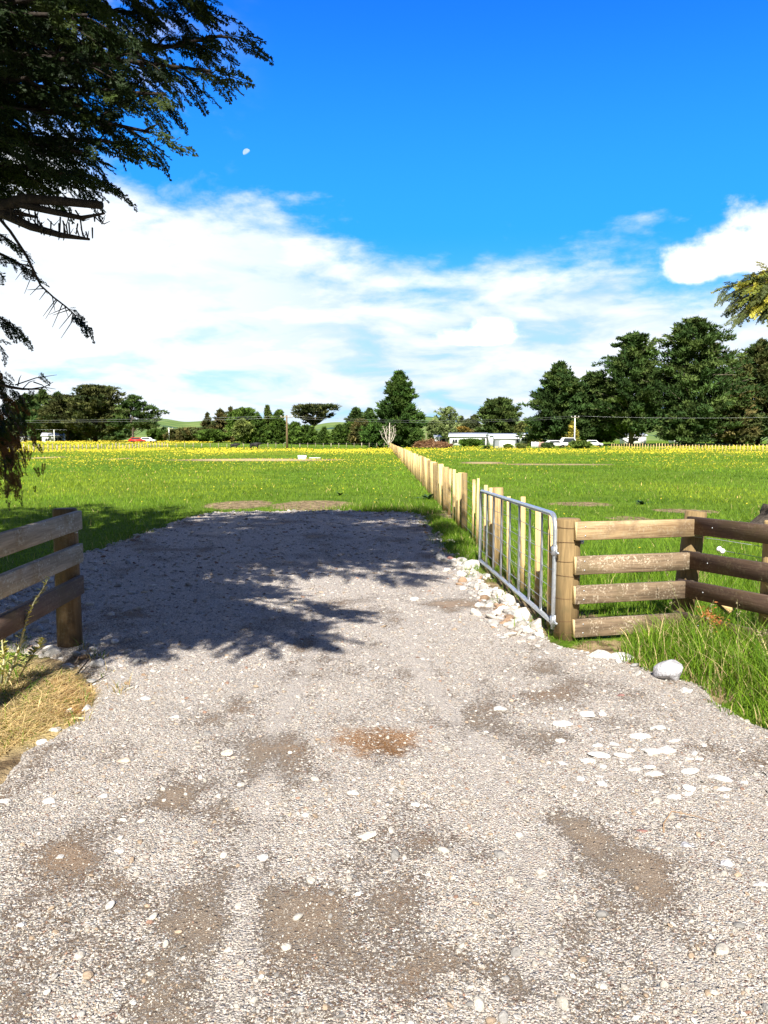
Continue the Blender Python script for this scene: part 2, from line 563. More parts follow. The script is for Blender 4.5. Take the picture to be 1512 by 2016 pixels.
def gravel_mat():
    m, g, b, _ = mat('crushed_gravel')
    tc = g.new('ShaderNodeTexCoord')
    p = tc.outputs['Object']
    n0 = g.noise(p, 0.9, 5, 0.6)
    n1 = g.noise(p, 2.6, 5, 0.65, 0.5)
    n2 = g.noise(g.mapv(p, (1.6, 0.55, 1)), 1.7, 4, 0.6)
    fine = g.noise(p, 160.0, 4, 0.75)
    v1 = g.vor(p, 120.0)
    v2 = g.vor(p, 52.0)
    v3 = g.vor(p, 190.0)
    # little chips of stone, each with a tone of its own
    sp1 = g.new('ShaderNodeSeparateColor'); g.link(v1.outputs['Color'], sp1.inputs[0])
    sp2 = g.new('ShaderNodeSeparateColor'); g.link(v2.outputs['Color'], sp2.inputs[0])
    sp3 = g.new('ShaderNodeSeparateColor'); g.link(v3.outputs['Color'], sp3.inputs[0])
    tone = g.smooth(sp1.outputs[0], 0.0, 1.0, 0.62, 1.2)
    tone3 = g.smooth(sp3.outputs[1], 0.0, 1.0, 0.82, 1.28)
    base = g.mix(sp1.outputs[1], (0.60, 0.545, 0.49), (0.54, 0.46, 0.375))
    base = g.mix(g.smooth(sp1.outputs[2], 0.80, 0.9), base, (0.62, 0.60, 0.57))
    base = g.mix(g.smooth(sp1.outputs[2], 0.10, 0.04), base, (0.30, 0.19, 0.15))
    base = g.mix(1.0, base, g.xyz(tone, tone, tone), 'MULTIPLY')
    base = g.mix(1.0, base, g.xyz(tone3, tone3, tone3), 'MULTIPLY')
    chip = g.math('MULTIPLY', g.smooth(v2.outputs['Distance'], 0.40, 0.30), g.smooth(sp2.outputs[0], 0.72, 0.80))
    base = g.mix(chip, base, g.mix(sp2.outputs[1], (0.58, 0.56, 0.53), (0.40, 0.385, 0.37)))
    # worn places where the fines and the clay show through
    at = g.new('ShaderNodeAttribute', attribute_name="Col")
    sw = g.new('ShaderNodeSeparateColor'); g.link(at.outputs['Color'], sw.inputs[0])
    wv = g.math('ADD', sw.outputs[0], g.math('MULTIPLY', g.math('SUBTRACT', n1, 0.5), 0.7))
    worn = g.smooth(g.math('ADD', wv, g.math('MULTIPLY', g.math('SUBTRACT', g.math('ADD', fine, g.math('MULTIPLY', sp1.outputs[0], 0.3)), 0.62), -1.1)), 0.34, 0.62)
    clay = g.mix(g.smooth(n0, 0.40, 0.6), (0.245, 0.182, 0.125), (0.275, 0.180, 0.108))
    track = sw.outputs[1]
    pale = g.mix(g.smooth(fine, 0.3, 0.7), (0.46, 0.41, 0.365), (0.66, 0.60, 0.54))
    base = g.mix(g.math('MULTIPLY', track, 0.72), base, pale)
    c = g.mix(g.math('MULTIPLY', worn, 0.82), base, clay)
    # one rust-brown patch of clay
    sp = g.new('ShaderNodeSeparateXYZ'); g.link(p, sp.inputs[0])
    for (cx, cy, rx, ry), cl in zip(DIRT, [(0.34, 0.165, 0.055)]):
        dx = g.math('DIVIDE', g.math('SUBTRACT', sp.outputs[0], cx), rx)
        dy = g.math('DIVIDE', g.math('SUBTRACT', sp.outputs[1], cy), ry)
        r = g.math('SQRT', g.math('ADD', g.math('MULTIPLY', dx, dx), g.math('MULTIPLY', dy, dy)))
        r = g.math('ADD', r, g.math('MULTIPLY', g.math('SUBTRACT', g.noise(p, 7.0, 6, 0.7), 0.5), 2.6))
        f = g.math('MULTIPLY', g.smooth(r, 1.30, 0.55), g.smooth(fine, 0.68, 0.52, 0.35, 1.0))
        c = g.mix(g.math('MULTIPLY', f, 0.85), c, cl)
    g.link(c, b.inputs['Base Color'])
    b.inputs['Roughness'].default_value = 0.9
    b.inputs['Specular IOR Level'].default_value = 0.12
    h = g.math('MULTIPLY', g.math('SUBTRACT', 0.9, v1.outputs['Distance']), g.math('SUBTRACT', 1.0, g.math('MULTIPLY', worn, 0.75)))
    h = g.math('ADD', h, g.math('MULTIPLY', g.math('MULTIPLY', chip, g.math('SUBTRACT', 0.5, v2.outputs['Distance'])), 3.0))
    h = g.math('ADD', h, g.math('MULTIPLY', fine, 0.8))
    h = g.math('SUBTRACT', h, g.math('MULTIPLY', worn, 0.5))
    g.link(g.bump(h, 1.0, 0.016), b.inputs['Normal'])
    return m


M['gravel'] = gravel_mat()


def field_mat():
    m, g, b, _ = mat('paddock_sward')
    tc = g.new('ShaderNodeTexCoord')
    p = tc.outputs['Object']
    at = g.new('ShaderNodeAttribute', attribute_name="Col")
    sp = g.new('ShaderNodeSeparateColor'); g.link(at.outputs['Color'], sp.inputs[0])
    bare, gold = sp.outputs[0], sp.outputs[1]
    n1 = g.noise(p, 0.55, 6, 0.6)
    n2 = g.noise(p, 6.0, 6, 0.7)
    n3 = g.noise(g.mapv(p, (1, 0.35, 1)), 0.08, 4, 0.6)
    c = g.mix(g.smooth(n1, 0.35, 0.65), (0.090, 0.165, 0.014), (0.165, 0.255, 0.026))
    c = g.mix(g.smooth(n3, 0.4, 0.62, 0.0, 0.6), c, (0.185, 0.255, 0.028))
    c = g.mix(g.smooth(n2, 0.35, 0.7), g.mix(1.0, c, (0.55, 0.6, 0.55), 'MULTIPLY'), c)
    ng = g.noise(g.mapv(p, (1.0, 0.5, 1)), 2.2, 6, 0.75)
    f = g.math('MULTIPLY', gold, g.smooth(ng, 0.50, 0.60))
    c = g.mix(g.math('MULTIPLY', f, 0.8), c, (0.58, 0.47, 0.05))
    soil = g.mix(g.smooth(n2, 0.38, 0.62), (0.12, 0.083, 0.047), (0.36, 0.27, 0.15))
    soil = g.mix(g.smooth(bare, 0.9, 1.0), soil, (0.46, 0.36, 0.18))
    nb = g.noise(p, 3.5, 6, 0.7)
    fb = g.smooth(g.math('ADD', bare, g.math('MULTIPLY', g.math('SUBTRACT', nb, 0.5), 0.9)), 0.38, 0.58)
    c = g.mix(fb, c, soil)
    g.link(c, b.inputs['Base Color'])
    b.inputs['Roughness'].default_value = 0.95
    b.inputs['Specular IOR Level'].default_value = 0.05
    g.link(g.bump(g.math('ADD', n2, g.noise(p, 30.0, 4, 0.7)), 0.8, 0.05), b.inputs['Normal'])
    return m


M['field'] = field_mat()


def hill_mat():
    m, g, b, _ = mat('hill_pasture')
    tc = g.new('ShaderNodeTexCoord')
    p = tc.outputs['Object']
    n = g.noise(p, 0.006, 5, 0.6)
    n2 = g.noise(g.mapv(p, (1, 1, 2)), 0.02, 5, 0.65)
    c = g.mix(g.smooth(n2, 0.35, 0.65), (0.10, 0.165, 0.055), (0.175, 0.225, 0.075))
    c = g.mix(g.smooth(n, 0.54, 0.60), c, (0.045, 0.085, 0.07))
    g.link(c, b.inputs['Base Color'])
    b.inputs['Roughness'].default_value = 1.0
    b.inputs['Specular IOR Level'].default_value = 0.0
    return m


M['hill'] = hill_mat()

# ------------------------------------------------------------------ ground, driveway, hills
DRIVE_PX = [(1640, 1490), (1512, 1415), (1440, 1355), (1370, 1326), (1300, 1310), (1235, 1292), (1190, 1275), (1120, 1262), (1080, 1245), (1030, 1195), (980, 1150), (935, 1112), (905, 1098), (885, 1072),
            (862, 1040), (842, 1018), (825, 1009), (700, 1006), (560, 1006), (450, 1006), (385, 1014), (310, 1036), (240, 1062), (175, 1085), (60, 1112), (-60, 1150), (-160, 1215),
            (-60, 1265), (50, 1288), (130, 1303), (156, 1348), (140, 1392), (110, 1422), (50, 1448), (-10, 1486), (-120, 1580)]
DRIVE = np.array([[G(x, y).x, G(x, y).y] for x, y in DRIVE_PX] + [[-4.2, 2.2], [-9, 1.2], [-12, -8], [12, -8], [9, 1.6]])


def poly_sd(x, y, poly):
    """signed distance, positive inside"""
    x = np.asarray(x, float); y = np.asarray(y, float)
    best = np.full(x.shape, 1e9); inside = np.zeros(x.shape, bool)
    n = len(poly)
    for i in range(n):
        ax, ay = poly[i]; bx, by = poly[(i + 1) % n]
        ex, ey = bx - ax, by - ay
        t = np.clip(((x - ax) * ex + (y - ay) * ey) / (ex * ex + ey * ey + 1e-12), 0, 1)
        best = np.minimum(best, np.hypot(x - ax - t * ex, y - ay - t * ey))
        cond = ((ay > y) != (by > y)) & (x < (bx - ax) * (y - ay) / (by - ay + 1e-12) + ax)
        inside ^= cond
    return np.where(inside, best, -best)


# bare or straw-coloured patches in the paddock: x, y, rx, ry, strength (over 0.9 = dry straw)
def patch(px, py, wpx, ry, k):
    q = G(px, py)
    return (q.x, q.y, wpx * q.y / F_PX / 2, ry, k)


BARE = [patch(1350, 1005, 150, 0.7, 0.8), patch(1140, 992, 150, 0.9, 0.7), patch(860, 1012, 80, 1.3, 0.85), patch(620, 994, 200, 1.7, 0.84), patch(470, 992, 150, 1.6, 0.82),
        patch(505, 905, 390, 5.0, 1.0), patch(85, 901, 66, 5.0, 1.0), patch(950, 911, 100, 3.2, 0.97), patch(1100, 914, 240, 2.4, 0.95), patch(235, 903, 40, 3.5, 0.85), patch(1435, 896, 20, 2.0, 0.7),
        (1.25, 8.2, 0.42, 2.4, 0.85), (1.6, 9.2, 0.35, 2.6, 0.75), (1.75, 7.0, 0.35, 0.5, 0.75), (1.95, 6.9, 0.3, 0.5, 0.7), patch(1290, 1215, 60, 0.2, 0.6),
        patch(-20, 1395, 800, 1.3, 1.0), patch(1225, 1285, 260, .5, .85), patch(1400, 1335, 420, .6, .7), patch(800, 985, 60, 0.5, 0.4), patch(1240, 1020, 120, 0.6, 0.6)]


def bare_at(x, y):
    r = np.zeros(np.shape(x))
    for cx, cy, rx, ry, k in BARE:
        q = np.sqrt(((x - cx) / rx) ** 2 + ((y - cy) / ry) ** 2)
        r = np.maximum(r, k * (1 - sstep(q, 0.55, 1.25)))
    return r


def gold_at(x, y):
    """how thick the buttercups stand"""
    k = np.interp(y, [14, 25, 36, 46, 58, 66, 74, 84, 92, 135, 150, 175, 300, 420], [0.004, 0.008, 0.03, 0.15, 0.30, 0.22, 0.10, 0.30, 1.0, 1.0, 0.9, 1.0, 1.0, 0.0])
    k = k * np.where((x > -46) & (x < 12) & (y > 132), np.clip(1 - (y - 132) / 10, 0, 1), 1)
    k = k * np.where((x > 12) & (y > 148), np.clip(1 - (y - 148) / 14, 0, 1), 1)
    right = sstep(x, 3, 12)
    k = k * (1 - 0.5 * right * (1 - 0.6 * sstep(x / np.maximum(y, 1), .25, .5)))
    return k


def axis(lo, hi, step, far, growth):
    a = list(np.arange(lo, hi + 1e-6, step))
    s, v = step, hi
    while v < far:
        s *= growth; v += s; a.append(v)
    s, v = step, lo
    pre = []
    while v > -far * (0.02 if lo > -20 else 1):
        s *= growth; v -= s; pre.append(v)
    return np.array(pre[::-1] + a)


def build_ground():
    xs = axis(-24, 24, 0.24, 3500, 1.09)
    ys = axis(2, 42, 0.24, 3500, 1.045)
    X, Y = np.meshgrid(xs, ys)
    Z = height(X, Y)
    sd = poly_sd(X, Y, DRIVE)
    Z = Z - 0.10 * sstep(sd, 0.10, 0.45)                       # dips away under the gravel pad
    Z = Z + 0.05 * bare_at(X, Y) * (fbm(X, Y, 2.2, 3) - 0.4) * (Y < 40)
    nx, ny = len(xs), len(ys)
    i = np.arange(nx * ny).reshape(ny, nx)
    q = np.stack([i[:-1, :-1], i[:-1, 1:], i[1:, 1:], i[1:, :-1]], -1).reshape(-1, 4)
    colr = np.stack([bare_at(X, Y), np.clip(gold_at(X, Y), 0, 1) * (Y > 70), np.zeros_like(X)], -1).reshape(-1, 3)
    o = link_mesh('ground', np.stack([X, Y, Z], -1).reshape(-1, 3), [q], M['field'], smooth=True, col=colr)
    tag(o, kind='structure')


def drive_z(x, y):
    x = np.asarray(x, float); y = np.asarray(y, float)
    sd = poly_sd(x, y, DRIVE)
    w = sd + (fbm(x, y, 2.5, 3) - 0.5) * 0.35
    z = -0.10 + 0.125 * sstep(w, -0.10, 0.22)
    z = z + (fbm(x, y, 0.8, 3) - 0.5) * 0.05 + (fbm(x, y, 5.0, 3) - 0.5) * 0.022 + (fbm(x, y, 11.0, 2) - 0.5) * 0.012
    # two shallow wheel ruts
    for cx in (-0.75, 0.80):
        u = x - cx - 0.05 * y * 0.4 + 0.12 * np.sin(y * 0.5)
        z = z - 0.014 * np.exp(-(u / 0.16) ** 2)
    return z


def build_drive():
    out = []
    def sheet(x0, x1, y0, y1, st):
        xs = np.arange(x0, x1 + 1e-6, st); ys = np.arange(y0, y1 + 1e-6, st)
        return xs, ys
    xs = np.concatenate([np.arange(-12, -4.6, 0.2), np.arange(-4.6, 4.4, 0.045), np.arange(4.4, 12, 0.2)])
    ys = np.concatenate([np.arange(-8, 1.6, 0.2), np.arange(1.6, 8.5, 0.04), np.arange(8.5, 19.6, 0.08)])
    X, Y = np.meshgrid(xs, ys)
    Z = drive_z(X, Y)
    sd = poly_sd(X, Y, DRIVE)
    nx, ny = len(xs), len(ys)
    i = np.arange(nx * ny).reshape(ny, nx)
    q = np.stack([i[:-1, :-1], i[:-1, 1:], i[1:, 1:], i[1:, :-1]], -1).reshape(-1, 4)
    keep = sd.reshape(-1)[q].max(1) > -0.45
    q = q[keep]
    used = np.unique(q)
    re = np.full(nx * ny, -1); re[used] = np.arange(len(used))
    V = np.stack([X, Y, Z], -1).reshape(-1, 3)[used]
    wc = worn_at(V[:, 0], V[:, 1])
    o = link_mesh('driveway', V, [re[q]], M['gravel'], smooth=True, col=np.stack([wc, track_at(V[:, 0], V[:, 1]), wc], -1))
    tag(o, kind='structure')


def build_hills():
    prof = [(-900, 846), (-300, 838), (200, 834), (290, 829), (325, 825), (350, 831), (372, 836), (400, 828), (440, 834), (520, 842), (600, 842), (640, 835), (662, 831), (700, 836), (760, 834), (800, 826),
            (835, 821), (862, 824), (900, 836), (960, 838), (1000, 831), (1030, 829), (1060, 834), (1110, 840), (1300, 846), (1512, 850), (2200, 856)]
    ax = np.array([p[0] for p in prof], float); ay = np.array([p[1] for p in prof], float)
    th = np.linspace(-900, 2200, 420)
    rise = 866 - np.interp(th, ax, ay)
    rise = np.convolve(np.pad(rise, 3, mode='edge'), np.ones(7) / 7, mode='valid') * 1.06
    ds = np.array([420, 620, 820, 1000, 1150, 1280, 1400, 1520, 1700, 2000])
    pr = np.array([-0.02, 0.02, 0.14, 0.36, 0.62, 0.86, 1.0, 0.9, 0.6, -0.05])
    V = []
    for d, k in zip(ds, pr):
        for t, r in zip(th, rise):
            dd = d + 60 * (vnoise(t * 0.02, d * 0.01) - 0.5)
            x = (t - CX) / F_PX * dd
            z = CAM_H + k * r * 1400 / F_PX + (vnoise(x * 0.02, d * 0.02) - 0.5) * 6 * (0 < k < 0.95)
            V.append((x, dd, z if k > 0.03 else -2.0 + k))
    n = len(th)
    i = np.arange(len(V)).reshape(len(ds), n)
    q = np.stack([i[:-1, :-1], i[:-1, 1:], i[1:, 1:], i[1:, :-1]], -1).reshape(-1, 4)
    tag(link_mesh('hills', np.array(V), [q], M['hill'], smooth=True), kind='structure')


build_ground()
build_drive()
build_hills()


def moon():
    m = bpy.data.materials.new('daylight_moon')
    m.use_nodes = True
    g = NT(m.node_tree)
    out = g.new('ShaderNodeOutputMaterial')
    em = g.new('ShaderNodeEmission'); tr = g.new('ShaderNodeBsdfTransparent'); mx = g.new('ShaderNodeMixShader')
    geo = g.new('ShaderNodeNewGeometry'); tc = g.new('ShaderNodeTexCoord')
    dt = g.new('ShaderNodeVectorMath', operation='DOT_PRODUCT')
    g.link(geo.outputs['Normal'], dt.inputs[0]); dt.inputs[1].default_value = (-0.42, -0.62, 0.66)
    n = g.noise(tc.outputs['Object'], 0.03, 3, 0.6)
    lit = g.math('MULTIPLY', g.smooth(dt.outputs['Value'], 0.0, 0.40), g.smooth(n, 0.40, 0.60, 0.80, 1.0))
    lit = g.math('MULTIPLY', lit, g.math('SUBTRACT', 1.0, geo.outputs['Backfacing']))
    em.inputs[0].default_value = (0.62, 0.82, 0.98, 1); em.inputs[1].default_value = 0.46
    g.link(lit, mx.inputs[0]); g.link(tr.outputs[0], mx.inputs[1]); g.link(em.outputs[0], mx.inputs[2])
    g.link(mx.outputs[0], out.inputs[0])
    V, Fc = ico(4)
    q = P(486, 301, 5000)
    o = link_mesh('moon', V * 25, [Fc], m, smooth=True, loc=q)
    tag(o, "pale half-lit daytime moon high in the blue sky", "moon")


moon()


# ------------------------------------------------------------------ blades of grass, flowers
def blades(x, y, z, h, w, lean, az, colr, seg=1):
    """one bent blade per entry; returns V, F, C"""
    n = len(x)
    dx, dy = np.cos(az), np.sin(az)
    tw = az + np.pi / 2 + (rng.random(n) - 0.5) * 1.6
    sx, sy = np.cos(tw) * w / 2, np.sin(tw) * w / 2
    rows = []
    for k in range(seg + 1):
        t = k / seg
        off = lean * t * t
        zz = z + h * t * (1 - 0.25 * t * np.clip(lean / (h + 1e-6), 0, 1.5))
        ww = (1 - t) ** 0.7 if k < seg else 0
        cx_, cy_ = x + dx * off, y + dy * off
        if k < seg:
            rows.append(np.stack([cx_ - sx * ww, cy_ - sy * ww, zz], -1))
            rows.append(np.stack([cx_ + sx * ww, cy_ + sy * ww, zz], -1))
        else:
            rows.append(np.stack([cx_, cy_, zz], -1))
    m = len(rows)
    V = np.stack(rows, 1).reshape(-1, 3)
    b = np.arange(n)[:, None] * m
    tris, quads = [], []
    for k in range(seg - 1):
        quads.append(b + np.array([[2 * k, 2 * k + 1, 2 * k + 3, 2 * k + 2]]))
    tris.append(b + np.array([[2 * seg - 2, 2 * seg - 1, 2 * seg]]))
    fs = [np.concatenate(tris)] + ([np.concatenate(quads)] if quads else [])
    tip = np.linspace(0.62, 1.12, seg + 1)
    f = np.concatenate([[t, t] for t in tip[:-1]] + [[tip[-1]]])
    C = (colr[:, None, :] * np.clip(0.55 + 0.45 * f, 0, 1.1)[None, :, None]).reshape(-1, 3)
    return V, fs, C


def green(n, dry=0.08, k=1.0):
    r = rng.random(n)[:, None] ** 1.2
    c = np.array([0.062, 0.150, 0.010]) * (1 - r) + np.array([0.235, 0.370, 0.024]) * r
    d = rng.random(n) < dry
    c[d] = np.array([0.70, 0.54, 0.27]) * (0.4 + 0.95 * rng.random(d.sum())[:, None]) * np.where(rng.random(d.sum()) < .25, 1, 1)[:, None]
    return c * k


def build_field_grass():
    n = 420000
    d = np.exp(rng.random(n) * math.log(210 / 6.2)) * 6.2
    x = (rng.random(n) - 0.5) * 2 * (0.62 * d + 1.5)
    y = d
    bare = bare_at(x, y)
    keep = (poly_sd(x, y, DRIVE) < -0.02) & (rng.random(n) > bare * 1.12)
    thick = fbm(x, y, 0.9, 3)
    keep &= rng.random(n) < (0.45 + 0.9 * thick)
    x, y, d, thick = x[keep], y[keep], d[keep], thick[keep]
    n = len(x)
    h = (0.055 + 0.11 * rng.random(n) ** 1.7) * (0.55 + 0.9 * thick) * np.where(d < 12, 1.05, 1.0)
    w = np.maximum(0.0045, 0.00062 * d) * (0.7 + 0.6 * rng.random(n))
    h = h * np.where(d > 40, 1 + 0.002 * (d - 40), 1)
    az = rng.random(n) * 2 * np.pi
    lean = h * (0.25 + 0.7 * rng.random(n))
    tone = 0.70 + 0.85 * fbm(x + 40, y, 0.22, 4) + 0.2 * (fbm(x, y + 80, 1.5, 2) - 0.5)
    c = green(n, 0.012) * tone[:, None]
    yel = sstep(fbm(x - 60, y * 0.7, 0.16, 3), 0.5, 0.68)[:, None]
    c = c * (1 - yel * 0.7) + c * np.array([1.7, 1.25, 1.1]) * yel * 0.7
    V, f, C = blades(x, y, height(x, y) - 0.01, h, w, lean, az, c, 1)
    tag(link_mesh('paddock_grass', V, f, M['grass'], col=C), "green pasture grass of the paddocks", "grass", kind='stuff')
    # buttercups
    n = 230000
    d = np.exp(rng.random(n) * math.log(330 / 9.0)) * 9.0
    x = (rng.random(n) - 0.5) * 2 * (0.62 * d + 1.5)
    pn = fbm(x, d * 0.55, 0.16, 4)
    pn2 = fbm(x + 11, d * 0.8, 0.9, 2)
    g = gold_at(x, d)
    keep = (rng.random(n) < g * sstep(pn * 0.7 + pn2 * 0.3 + 0.07 * g, 0.44, 0.62)) & (poly_sd(x, d, DRIVE) < -0.5) & (bare_at(x, d) < 0.3)
    x, d = x[keep], d[keep]
    n = len(x)
    s = np.maximum(0.017, 0.00058 * d) * (0.7 + 0.7 * rng.random(n))
    z = height(x, d) + (0.13 + 0.14 * rng.random(n)) * (1 + 0.002 * d)
    nrm = np.stack([rng.normal(0, .5, n), -0.45 + rng.normal(0, .4, n), np.full(n, 0.9)], -1)
    nrm /= np.linalg.norm(nrm, axis=1)[:, None]
    a = np.cross(nrm, rng.normal(size=(n, 3))); a /= np.linalg.norm(a, axis=1)[:, None]
    b = np.cross(nrm, a)
    k = 5
    V = []
    ctr = np.stack([x, d, z], -1)
    for j in range(k):
        t = 2 * np.pi * j / k
        V.append(ctr + (a * np.cos(t) + b * np.sin(t)) * s[:, None] * 0.9)
    V = np.stack(V, 1).reshape(-1, 3)
    f = (np.arange(n)[:, None] * k + np.arange(k)[None])
    c = np.array([0.72, 0.57, 0.045]) * (0.75 + 0.3 * rng.random(n))[:, None]
    tag(link_mesh('buttercup_flowers', V, [f], M['flower'], col=np.repeat(c, k, 0)), "yellow buttercups flowering across the paddocks", "flowers", kind='stuff')


build_field_grass()


def grass_patch(name, label, poly_px, n, hmin, hmax, dry, wid=0.006, leanf=0.8, seeds=0, kcol=1.0, extra=None, clump=0.16, flatdry=False):
    poly = np.array([[G(px, py).x, G(px, py).y] for px, py in poly_px]) if extra is None else np.array(extra)
    lo, hi = poly.min(0), poly.max(0)
    pts = []
    need = n
    while need > 0:
        c = lo + rng.random((max(need // 6, 40), 2)) * (hi - lo)
        k = rng.integers(5, 14, len(c))
        cc = np.repeat(c, k, 0)
        off = rng.normal(size=cc.shape) * clump * 0.45
        p = cc + off
        ok = poly_sd(p[:, 0], p[:, 1], poly) > -0.03
        pts.append(np.concatenate([p, off], 1)[ok])
        need -= ok.sum()
    p = np.concatenate(pts)[:n]
    x, y = p[:, 0], p[:, 1]
    az = np.arctan2(p[:, 3], p[:, 2]) + rng.normal(0, 0.7, n)
    h = hmin + (hmax - hmin) * rng.random(n) ** 1.6
    sd = poly_sd(x, y, poly)
    h = h * (0.45 + 0.55 * sstep(sd, 0.0, 0.25))
    lean = h * leanf * (0.3 + 0.9 * rng.random(n))
    z = np.maximum(height(x, y), drive_z(x, y)) - 0.01
    c = green(n, dry, kcol)
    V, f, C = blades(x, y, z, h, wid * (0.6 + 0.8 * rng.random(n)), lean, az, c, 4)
    if seeds:
        mb = MB()
        mb.raw(V, f, C)
        for _ in range(seeds):
            i = rng.integers(n)
            hh = hmax * (1.0 + 0.5 * random.random())
            b = Vector((x[i], y[i], z[i])); lx, ly = rng.normal(0, 0.12, 2)
            pts3 = [b + Vector((lx * t * t, ly * t * t, hh * t)) for t in (0, .3, .6, .85, 1)]
            mb.tube(pts3, [0.0016, 0.0015, 0.0013, 0.001, 0.0008], 4, col=(0.30, 0.30, 0.12))
            for _k in range(9):
                t = 0.8 + 0.2 * random.random()
                q = b + Vector((lx * t * t, ly * t * t, hh * t)) + Vector(rng.normal(0, 0.006, 3))
                dv = Vector(rng.normal(0, 1, 3)); dv.z = abs(dv.z); dv.normalize()
                mb.tube([q, q + dv * 0.008, q + dv * 0.016], [0.001, 0.004, 0.0005], 4, col=(0.42, 0.36, 0.22))
        o = mb.build(name, M['grass'])
    else:
        o = link_mesh(name, V, f, M['grass'], col=C)
    return tag(o, label, "grass", kind='stuff')


grass_patch('verge_grass', "long green grass growing in front of the brown rail fence", [(1215, 1292), (1250, 1255), (1300, 1248), (1400, 1245), (1512, 1230), (1700, 1240), (1720, 1500), (1600, 1490), (1512, 1438), (1440, 1378), (1370, 1346), (1290, 1326), (1230, 1306)], 11000, 0.12, 0.42, 0.12, 0.007, 0.9, seeds=26)
grass_patch('rail_grass', "green grass growing behind the rail fence", None, 9000, 0.10, 0.30, 0.05, 0.006, 0.7, seeds=10, extra=[(1.75, 7.2), (2.3, 6.95), (2.75, 6.7), (3.1, 6.1), (6, 6.4), (6, 9.5), (1.75, 9.5)])
grass_patch('fence_grass', "green grass between the driveway and the batten fence", [(838, 1012), (875, 1020), (905, 1040), (940, 1075), (948, 1110), (952, 1140), (930, 1118), (895, 1100), (870, 1062)], 8000, 0.07, 0.24, 0.06, 0.006, 0.7)
grass_patch('gate_grass', "green grass seen through the open gate", None, 9000, 0.08, 0.26, 0.06, 0.006, 0.7, extra=[(1.5, 7.3), (1.8, 7.3), (2.4, 12.5), (1.45, 12.5), (1.36, 9.8)])
grass_patch('straw_grass', "dry straw-coloured grass on the left verge", [(-150, 1290), (60, 1305), (150, 1325), (175, 1365), (150, 1405), (80, 1446), (0, 1478), (-150, 1560)], 17000, 0.03, 0.15, 0.90, 0.0065, 2.6)
o_ = grass_patch('dead_grass', "orange-brown dead grass on the left verge beside the gravel", [(50, 1325), (140, 1335), (168, 1365), (150, 1398), (100, 1420), (60, 1395)], 3500, 0.03, 0.11, 1.0, 0.006, 2.6)
ca_ = o_.data.color_attributes["Col"]
v_ = np.zeros(len(o_.data.vertices) * 4, np.float32); ca_.data.foreach_get("color", v_)
v_ = v_.reshape(-1, 4) * np.array([0.80, 0.52, 0.36, 1]); ca_.data.foreach_set("color", v_.astype(np.float32).ravel())
grass_patch('verge_weeds', "green weeds at the foot of the left rail fence", [(-150, 1270), (40, 1290), (85, 1330), (75, 1385), (0, 1400), (-150, 1420)], 1600, 0.08, 0.26, 0.12, 0.008, 0.9)
grass_patch('pad_edge_grass', "grass tufts along the far edge of the gravel", [(640, 1001), (700, 996), (835, 1000), (880, 1010), (838, 1014), (700, 1007)], 3500, 0.08, 0.26, 0.08, 0.009, 0.6)


def edge_tufts():
    pts = []
    for i in range(len(DRIVE_PX) - 1):
        a = np.array(DRIVE[i]); b = np.array(DRIVE[i + 1]); L = np.linalg.norm(b - a)
        left_lit = a[0] < -1.5 and a[1] < 6.5
        for _ in range(int(L * (16 if a[0] > 0 else 9))):
            t = rng.random(); p = a + (b - a) * t
            c = p + rng.normal(0, .16, 2)
            m = rng.integers(6, 26)
            o = rng.normal(0, .035, (m, 2))
            pts.append(np.concatenate([c + o, o, np.full((m, 1), .6 if left_lit else .15)], 1))
    p = np.concatenate(pts); n = len(p)
    h = .03 + .11 * rng.random(n) ** 1.7
    dry = rng.random(n) < p[:, 4]
    c = green(n, 0.0); c[dry] = np.array([0.55, 0.42, 0.20]) * (.6 + .6 * rng.random((dry.sum(), 1)))
    z = np.maximum(height(p[:, 0], p[:, 1]), drive_z(p[:, 0], p[:, 1])) - .006
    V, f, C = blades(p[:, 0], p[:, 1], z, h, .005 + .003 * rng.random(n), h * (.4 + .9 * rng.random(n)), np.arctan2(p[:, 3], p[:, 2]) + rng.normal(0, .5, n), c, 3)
    tag(link_mesh('gravel_edge_grass', V, f, M['grass'], col=C), "small tufts of grass creeping into the gravel edges", "grass", kind='stuff')


edge_tufts()


# ------------------------------------------------------------------ stones
def pebble_cloud(x, y, size, sub, flat, name, label, tones, rough=0.22):
    V0, F0 = ico(sub)
    n = len(x)
    m = len(V0)
    z = drive_z(x, y)
    jit = 1 + rng.normal(0, rough, (n, m, 1))
    sc = np.stack([1 + 0.35 * rng.random(n), 0.75 + 0.25 * rng.random(n), flat * (0.7 + 0.5 * rng.random(n))], -1)
    a = rng.random(n) * 2 * np.pi
    tilt = rng.normal(0, 0.25, (n, 2))
    P0 = V0[None] * jit * sc[:, None, :] * size[:, None, None]
    ca, sa = np.cos(a)[:, None], np.sin(a)[:, None]
    X = P0[..., 0] * ca - P0[..., 1] * sa
    Y = P0[..., 0] * sa + P0[..., 1] * ca
    Z = P0[..., 2] + X * tilt[:, :1] + Y * tilt[:, 1:]
    V = np.stack([X + x[:, None], Y + y[:, None], Z + (z + size * flat * 0.28)[:, None]], -1).reshape(-1, 3)
    f = (F0[None] + (np.arange(n) * m)[:, None, None]).reshape(-1, 3)
    ti = rng.choice(len(tones), n, p=[t[1] for t in tones])
    c = np.array([t[0] for t in tones])[ti] * (0.75 + 0.5 * rng.random(n))[:, None]
    tag(link_mesh(name, V, [f], M['rock'], col=np.repeat(c, m, 0)), label, "gravel", kind='stuff')


